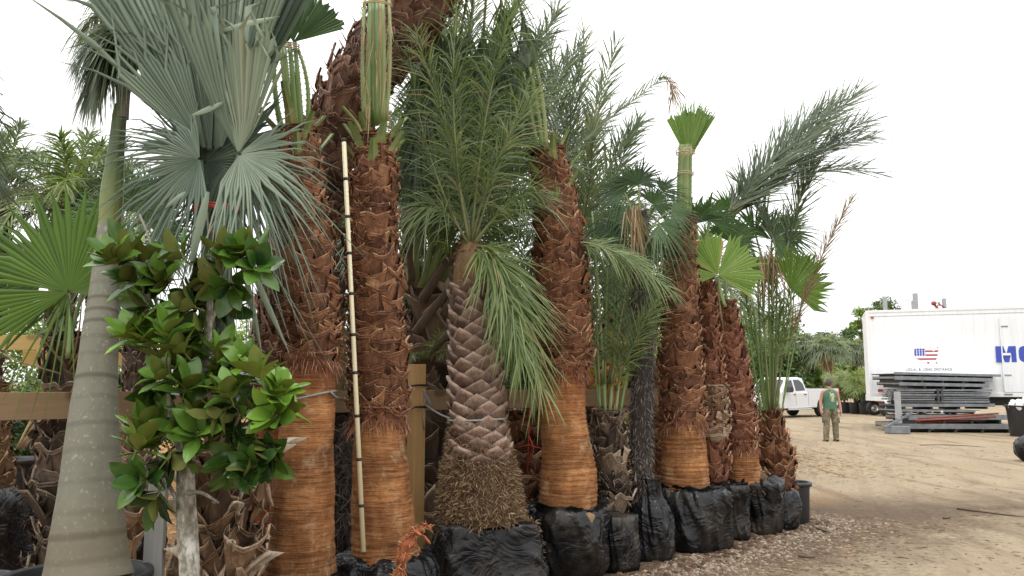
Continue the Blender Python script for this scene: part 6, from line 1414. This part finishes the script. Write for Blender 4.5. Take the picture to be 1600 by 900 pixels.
mb.add(vv, [tuple(range(n)), tuple(reversed(range(n, 2 * n)))] + [(i, i + n, (i + 1) % n + n, (i + 1) % n) for i in range(n)])
cab = mb.build('cab', M['truck'], None, False, .05); cab.parent = Tk
def sidewin(name, pts_, sgn, eps=.012):
    mb = MB(); a = [V((x, sgn * (inset(z) + eps), z)) for x, z in pts_]; b = [V((x, sgn * (inset(z) - .02), z)) for x, z in pts_]; k = len(pts_)
    mb.add(a + b, [tuple(range(k)), tuple(reversed(range(k, 2 * k)))] + [(i, i + k, (i + 1) % k + k, (i + 1) % k) for i in range(k)])
    o = mb.build(name, M['glass'], None, False); o.parent = Tk; return o
for sg in (-1, 1):
    sidewin('side_window', [(.98, 1.27), (1.32, 1.76), (1.56, 1.80), (1.62, 1.27)], sg); sidewin('side_window', [(1.74, 1.27), (1.70, 1.80), (2.12, 1.80), (2.36, 1.62), (2.44, 1.29)], sg)
mb = MB(); mb.add([V((.66, -.78, 1.235)), V((1.18, -.70, 1.79)), V((1.18, .70, 1.79)), V((.66, .78, 1.235))], [(0, 1, 2, 3)])
for k in range(4): mb.v[k] = mb.v[k] + V((-.02, 0, .022))
o = mb.build('windscreen', M['glass'], None, False); o.parent = Tk; so_ = o.modifiers.new('t', 'SOLIDIFY'); so_.thickness = .01
for sg in (-1, 1):
    for xx in (1.48, 2.28): tmesh('door_handle', [(xx, 1.08), (xx + .17, 1.08), (xx + .17, 1.115), (xx, 1.115)], sg * (W2 + .0), sg * (W2 + .03), 'black_trim', Tk, .008)
    for xx in (.70, 1.66, 2.60): tmesh('door_seam', [(xx, .55), (xx + .012, .55), (xx + .012, 1.20), (xx, 1.20)], sg * (W2 - .01), sg * (W2 + .003), 'black_trim', Tk, 0)
    tmesh('mirror', [(.92, 1.20), (1.12, 1.20), (1.12, 1.48), (.98, 1.48)], sg * (W2 + .02), sg * (W2 + .30), 'black_trim', Tk, .03)
    tmesh('running_board', [(.62, .36), (2.75, .36), (2.75, .43), (.62, .43)], sg * (W2 - .05), sg * (W2 + .10), 'chrome', Tk, .02)
    tmesh('tail_light', [(wb + 1.22, .95), (wb + 1.30, .95), (wb + 1.30, 1.32), (wb + 1.22, 1.32)], sg * (W2 - .16), sg * (W2 + .006), 'red_lens', Tk, .01)
    tmesh('headlight', [(-1.03, .86), (-.80, .86), (-.80, 1.03), (-.99, 1.03)], sg * (W2 - .30), sg * (W2 + .006), 'chrome', Tk, .02)
    tmesh('bed_rail', [(2.66, 1.38), (wb + 1.28, 1.38), (wb + 1.28, 1.41), (2.66, 1.41)], sg * (W2 - .10), sg * (W2 - .01), 'black_trim', Tk, .006)
tmesh('grille', [(-1.05, .66), (-1.0, .66), (-1.0, 1.02), (-1.04, 1.02)], -.66, .66, 'black_trim', Tk, .01)
tmesh('front_bumper', [(-1.14, .42), (-.98, .42), (-.98, .64), (-1.12, .64)], -.96, .96, 'chrome', Tk, .03); tmesh('rear_bumper', [(wb + 1.29, .5), (wb + 1.42, .5), (wb + 1.42, .66), (wb + 1.29, .66)], -.95, .95, 'chrome', Tk, .03)
tmesh('underbody', [(-.8, .38), (wb + 1.1, .38), (wb + 1.1, .58), (-.8, .58)], -.7, .7, 'black_trim', Tk, .02)
for xx in (0, wb):
    for sg in (-1, 1):
        w_ = wheel(V((xx, sg * .84, .41)), .41, .28, None, rot=0 if sg < 0 else math.pi); w_.parent = Tk
TKR = R(33)
Tk.rotation_euler = (0, 0, TKR); Tk.location = (fw.x - .62, TKD + .70, 0)

# ------------------------------------------------------------------ the man in the yard
pd = 22.8; mp = at(1299.5, 690, pd); mx_, my_ = mp.x, pd
Man = thing('person', (mx_, my_, 0), 'man seen from behind in green sleeveless shirt and camouflage trousers, looking up left', 'person')
def man(p): return V((mx_ + p[0], my_ + p[1], p[2]))
me = bpy.data.meshes.new('body')
# joints: x right, y away; he faces away and a little left, head tipped back
J = [((0, 0, .92), .135), ((0, .0, 1.10), .13), ((0, -.01, 1.28), .15), ((0, 0, 1.40), .12), ((0, .005, 1.47), .056), ((-.005, .01, 1.53), .058),  # 5 neck top
     ((-.19, 0, 1.385), .062), ((-.255, .015, 1.12), .046), ((-.275, -.045, .88), .033), ((-.275, -.06, .80), .035),   # left arm 6..9
     ((.19, 0, 1.385), .062), ((.265, .015, 1.12), .046), ((.285, -.03, .88), .033), ((.285, -.045, .80), .035),
     ((-.095, 0, .86), .10), ((-.115, -.01, .48), .06), ((-.13, .03, .10), .042),
     ((.095, 0, .86), .10), ((.125, -.01, .48), .06), ((.145, .03, .10), .042)]
E = [(0, 1), (1, 2), (2, 3), (3, 4), (4, 5), (3, 6), (6, 7), (7, 8), (8, 9), (3, 10), (10, 11), (11, 12), (12, 13), (0, 14), (14, 15), (15, 16), (0, 17), (17, 18), (18, 19)]
# five fingers on each hand
for hnd, sg in ((9, -1), (13, 1)):
    hb = J[hnd][0]
    for k, (oy, ln) in enumerate(((.032, .062), (.012, .075), (-.008, .07), (-.027, .055))):
        a = len(J); J.append(((hb[0], hb[1] + oy * .6, hb[2] - .03), .012)); J.append(((hb[0] - sg * .012, hb[1] + oy, hb[2] - .03 - ln * .55), .0095)); J.append(((hb[0] - sg * .03, hb[1] + oy, hb[2] - .03 - ln), .008)); E += [(hnd, a), (a, a + 1), (a + 1, a + 2)]
    a = len(J); J.append(((hb[0] - sg * .01, hb[1] + .038, hb[2] + .0), .012)); J.append(((hb[0] - sg * .025, hb[1] + .062, hb[2] - .035), .009)); E += [(hnd, a), (a, a + 1)]
me.from_pydata([tuple(p) for p, r in J], E, []); me.update()
bo = bpy.data.objects.new('body', me); COL.objects.link(bo); bo.parent = Man
bo.modifiers.new('skin', 'SKIN'); me.skin_vertices.new() if not me.skin_vertices else None
for i, (p, r) in enumerate(J):
    sv = me.skin_vertices[0].data[i]; ry = r * (.72 if i < 3 else 1); sv.radius = (r, ry if i < 4 else r); sv.use_root = (i == 0)
ssub = bo.modifiers.new('sub', 'SUBSURF'); ssub.levels = 2; ssub.render_levels = 2; me.materials.append(M['skin'])
# bake the skin, then give the body a head with face so that it stays one mesh
dg = bpy.context.evaluated_depsgraph_get(); ev = bo.evaluated_get(dg); bm_ = bpy.data.meshes.new_from_object(ev)
vsb = [V(v.co) for v in bm_.vertices]; fsb = [tuple(p.vertices) for p in bm_.polygons]
bpy.data.objects.remove(bo)
mb = MB(); mb.add(vsb, fsb)
hc = V((-.012, .035, 1.645)); yaw = R(28); tip = R(-22)       # head turned left, chin up (he faces +y)
HM = Matrix.Rotation(yaw, 3, 'Z') @ Matrix.Rotation(-tip, 3, 'X')
rows = []
for i in range(17):
    th = math.pi * i / 16; row = []
    for j in range(24):
        ph = 2 * math.pi * j / 24; d = V((math.sin(th) * math.cos(ph), math.sin(th) * math.sin(ph), math.cos(th)))
        p = V((d.x * .076, d.y * .097, d.z * .118))
        if p.z < -.02: k = (-.02 - p.z) / .1; p.x *= 1 - .28 * k; p.y = p.y * (1 - .25 * k) + .018 * k
        fx, fz = p.x, p.z
        if p.y > .03:
            nose = math.exp(-((fx / .016) ** 2) - ((fz + .025) / .03) ** 2); p.y += .026 * nose
            for s_ in (-1, 1): p.y -= .010 * math.exp(-(((fx - s_ * .03) / .016) ** 2) - ((fz - .005) / .014) ** 2)
            p.y += .006 * math.exp(-(fx / .025) ** 2 - ((fz + .068) / .012) ** 2)
        for s_ in (-1, 1):
            e_ = math.exp(-((p.y + .005) / .02) ** 2 - ((p.z + .01) / .03) ** 2) * (abs(p.x) > .06) * (p.x * s_ > 0); p.x += s_ * .016 * e_
        row.append(HM @ p + hc)
    rows.append(row)
mb.grid(rows, True); bdy = mb.build('body', M['skin'], None); bdy.parent = Man
# hair cap: back and top of the skull
mb = MB(); rows = []
for i in range(10):
    row = []; th = math.pi * .70 * i / 9
    for j in range(21):
        ph = math.pi + (j / 20 - .5) * 2 * math.pi * (.60 + .40 * (i < 4)); ph -= math.pi / 2 - math.pi
        d = V((math.sin(th) * math.cos(ph), math.sin(th) * math.sin(ph), math.cos(th))); k = 1.06 + .03 * noise.noise(d * 9)
        p = V((d.x * .077, d.y * .098, d.z * .119)) * k
        if p.z < -.02: kk = (-.02 - p.z) / .1; p.x *= 1 - .22 * kk
        row.append(HM @ p + hc)
    rows.append(row)
mb.grid(rows, False); o = mb.build('hair', M['hair'], None); o.parent = Man; s_ = o.modifiers.new('t', 'SOLIDIFY'); s_.thickness = .012
def shirtmat():
    t = NT('green_shirt'); v = t.coord(); f = t.noise(v, 9, 4); c = t.mix(f, (.045, .115, .075), (.08, .175, .115))
    s = t.n('ShaderNodeSeparateXYZ'); t.l(v, s.inputs[0]); X, Y, Z = s.outputs
    px_ = t.math('POWER', t.math('DIVIDE', t.math('SUBTRACT', X, .03), .10), 2); pz_ = t.math('POWER', t.math('DIVIDE', t.math('SUBTRACT', Z, 1.23), .17), 2)
    e = t.math('ADD', px_, pz_); bl = t.noise(t.coord((1, .1, 1)), 17, 3)
    m = t.math('MULTIPLY', t.math('GREATER_THAN', t.math('SUBTRACT', bl, t.math('MULTIPLY', e, .25)), .40), t.math('LESS_THAN', Y, -.02))
    return t.bsdf(t.mix(m, c, (.42, .45, .25)), .85, t.bump(t.noise(t.coord((1, 1, .5)), 12, 3), .5, .02))
def camo():
    t = NT('camouflage'); v = t.coord(); n1 = t.noise(v, 9, 3, .6, .8); n2 = t.noise(t.coord((1.3, 1.3, .9)), 14, 3, .6, 1)
    c = t.ramp(n1, [(.38, (.055, .05, .03)), (.42, (.16, .135, .085)), (.52, (.16, .135, .085)), (.56, (.26, .22, .15))])
    c = t.mix(t.ramp(n2, [(.55, (0, 0, 0)), (.58, (1, 1, 1))]), c, (.10, .10, .055)); return t.bsdf(c, .9, t.bump(t.noise(v, 14, 4), .6, .02))
M['shirt'] = shirtmat(); M['camo'] = camo()
def loft(secs, n=24):
    rows = []
    for (cx, cy, z, rx_, ry_) in secs:
        rows.append([V((cx + math.cos(2 * math.pi * j / n) * rx_ * (1 + .05 * noise.noise(V((j * .9, z * 9, cx * 5)))), cy + math.sin(2 * math.pi * j / n) * ry_, z)) for j in range(n)])
    return rows
mb = MB(); mb.grid(loft([(0, 0, .86, .195, .150), (0, 0, .93, .19, .148), (0, 0, 1.02, .182, .14), (0, 0, 1.12, .188, .14), (0, 0, 1.24, .205, .145), (0, -.005, 1.33, .212, .138), (0, 0, 1.40, .190, .115), (0, 0, 1.445, .13, .09), (0, .004, 1.47, .075, .07)], 28), True)
o = mb.build('shirt', M['shirt'], None); o.parent = Man; sv_ = o.modifiers.new('t', 'SOLIDIFY'); sv_.thickness = .006
mb = MB()
for sg in (-1, 1):
    mb.grid(loft([(sg * .06, 0, .93, .125, .14), (sg * .085, 0, .86, .118, .135), (sg * .10, 0, .74, .105, .115), (sg * .112, -.005, .60, .092, .10), (sg * .12, -.01, .48, .085, .09), (sg * .128, .0, .36, .085, .09), (sg * .135, .015, .22, .08, .088), (sg * .14, .02, .12, .078, .085), (sg * .14, .02, .07, .074, .085)], 20), True)
    mb.box((sg * .205, -.01, .60), .045, .13, .17)
o = mb.build('trousers', M['camo'], None); o.parent = Man
for sg in (-1, 1):
    mb = MB(); rows = []
    for (y, w, h) in ((-.10, .035, .06), (-.085, .045, .10), (0, .05, .11), (.06, .05, .085), (.12, .05, .06), (.165, .042, .045), (.185, .02, .02)):
        rows.append([V((sg * .145 + math.cos(2 * math.pi * j / 12) * w, .02 + y, max(.0, h / 2 + math.sin(2 * math.pi * j / 12) * h / 2))) for j in range(12)])
    mb.grid(rows, True); o = mb.build('work_boot', M['boot_shoe'], None); o.parent = Man

# ------------------------------------------------------------------ gravel and litter on the ground
def scatter(name, label, mat, n, fn, size, flat, kind, tints=(.2, .9), long=1.0):
    mb = MB()
    for _ in range(n):
        x, y = fn(); r = rnd.uniform(*size); z = gz(x, y) + r * flat * .3; a = rnd.uniform(0, 6.28); ca, sa = math.cos(a), math.sin(a); lx = long * rnd.uniform(.7, 1.4)
        P = [(1, 0, 0), (.6, .75, .1), (-.5, .85, -.05), (-1, .1, .05), (-.6, -.8, 0), (.55, -.8, .1)]; vs_ = []
        for (u, v, w) in P: u *= rnd.uniform(.75, 1.2) * lx; v *= rnd.uniform(.75, 1.2); vs_.append(V((x + (u * ca - v * sa) * r, y + (u * sa + v * ca) * r, z + w * r * flat)))
        c = V((x, y, z + r * flat * .8)); c2 = [c + (v - c) * .55 + V((0, 0, r * flat * .28)) for v in vs_]
        f_ = [(i, (i + 1) % 6, (i + 1) % 6 + 6, i + 6) for i in range(6)] + [(6, 7, 8, 9, 10, 11)]
        lowv = [v - V((0, 0, r * flat)) for v in vs_]
        mb.add(vs_ + c2 + lowv, f_ + [(i + 12, (i + 1) % 6 + 12, (i + 1) % 6, i) for i in range(6)], rnd.uniform(*tints))
    o = mb.build(name, mat, None, False); tag(o, label, 'gravel' if name == 'gravel' else 'litter', None, 'stuff'); return o
M['pebble'] = tintmat('pebbles', [(0, (.12, .085, .06)), (.4, (.21, .16, .115)), (.7, (.34, .285, .22)), (1, (.50, .45, .38))], rough=.8, stretch=(1, 1, 1), nscale=14, amp=.2, bump=.2)
M['litter'] = tintmat('litter', [(0, (.05, .032, .02)), (.5, (.16, .10, .06)), (1, (.42, .31, .19))], rough=.9, stretch=(1, 1, 1), nscale=30, amp=.2, bump=.3)
def row_pos(t): return V((.55 + 2.9 * t, 6.25 + 3.35 * t, 0))
def peb():
    t = rnd.uniform(-.25, 1.12); off = abs(rnd.gauss(.0, .36)) - .12; p = row_pos(t); return p.x + off * .75, p.y - off * .65
scatter('gravel', 'pale pebbles strewn along the front of the wrapped root balls', M['pebble'], 5200, peb, (.007, .021), .7, 'stuff', (.05, .72))
def lit():
    if rnd.random() < .55: t = rnd.uniform(-.2, 1.2); off = rnd.gauss(.5, .5); p = row_pos(t); return p.x + off * .75, p.y - off * .65
    y = 5.5 + 22 * rnd.random() ** 1.6; return rnd.uniform(-.1, .75) * y, y
scatter('leaf_litter', 'dark chips, bark flakes and dry leaf bits scattered over the dirt', M['litter'], 5200, lit, (.005, .019), .25, 'stuff', (0, .9), 1.8)
def mul():
    y = rnd.uniform(5.3, 13); return -.85 * y + rnd.uniform(-.6, .75) * y * .6, y
scatter('wood_mulch', 'orange brown wood chips on the ground behind the left fence', M['litter'], 3000, mul, (.015, .045), .3, 'stuff', (.3, 1), 1.8)
def clod():
    t = rnd.uniform(-.3, 1.05); p = row_pos(t); off = rnd.gauss(.02, .12); return p.x + off * .75, p.y - off * .65
scatter('soil_clods', 'lumps of dark soil against the feet of the root ball wraps', M['litter'], 900, clod, (.010, .034), .8, 'stuff', (.0, .45), 1.1)
def hayf(): a = rnd.gauss(0, 1); b = rnd.gauss(0, 1); c = G0(1232, 17.5); return c.x + a * .9, c.y + b * 2.2
mb = MB()
for _ in range(1500):
    x, y = hayf(); a = rnd.uniform(0, 6.28); hair(mb, V((x, y, gz(x, y) + .01)), V((math.cos(a), math.sin(a), rnd.uniform(0, .4))).normalized(), rnd.uniform(.06, .2), .005, rnd.uniform(.3, 1), 0, .2)
tag(mb.build('straw', M['frond_dry']), 'loose yellow straw on the dirt beyond the tall pot', 'straw', None, 'stuff')
for i, (a, m, b, lab) in enumerate((((1249, 804), (1275, 822), (1299, 825), 'dark bent twig on the soil beside the tall pot'), ((1248, 861), (1262, 864), (1277, 862), 'thick short dark twig on the dirt near the gravel'), ((1496, 791), (1540, 797), (1600, 802), 'long thin stick lying on the drive at right'), ((1437, 694), (1480, 692), (1540, 697), 'dark branch lying in front of the metal stack'), ((1475, 805), (1485, 804), (1484, 803), 'dark scrap of bark on the middle of the drive'))):
    def gp_(p): d = 2000 / (p[1] - 600); q = at(p[0], p[1], d); return V((q.x, q.y, gz(q.x, q.y) + .012))
    mb = MB(); q = qpath(gp_(a), gp_(m), gp_(b), 9); mb.tube([p + V((rnd.uniform(-.01, .01), 0, 0)) for p in q], [.014, .015, .013, .012, .012, .01, .009, .007, .004], 6); tag(mb.build('twig', M['woodbark']), lab, 'twig')
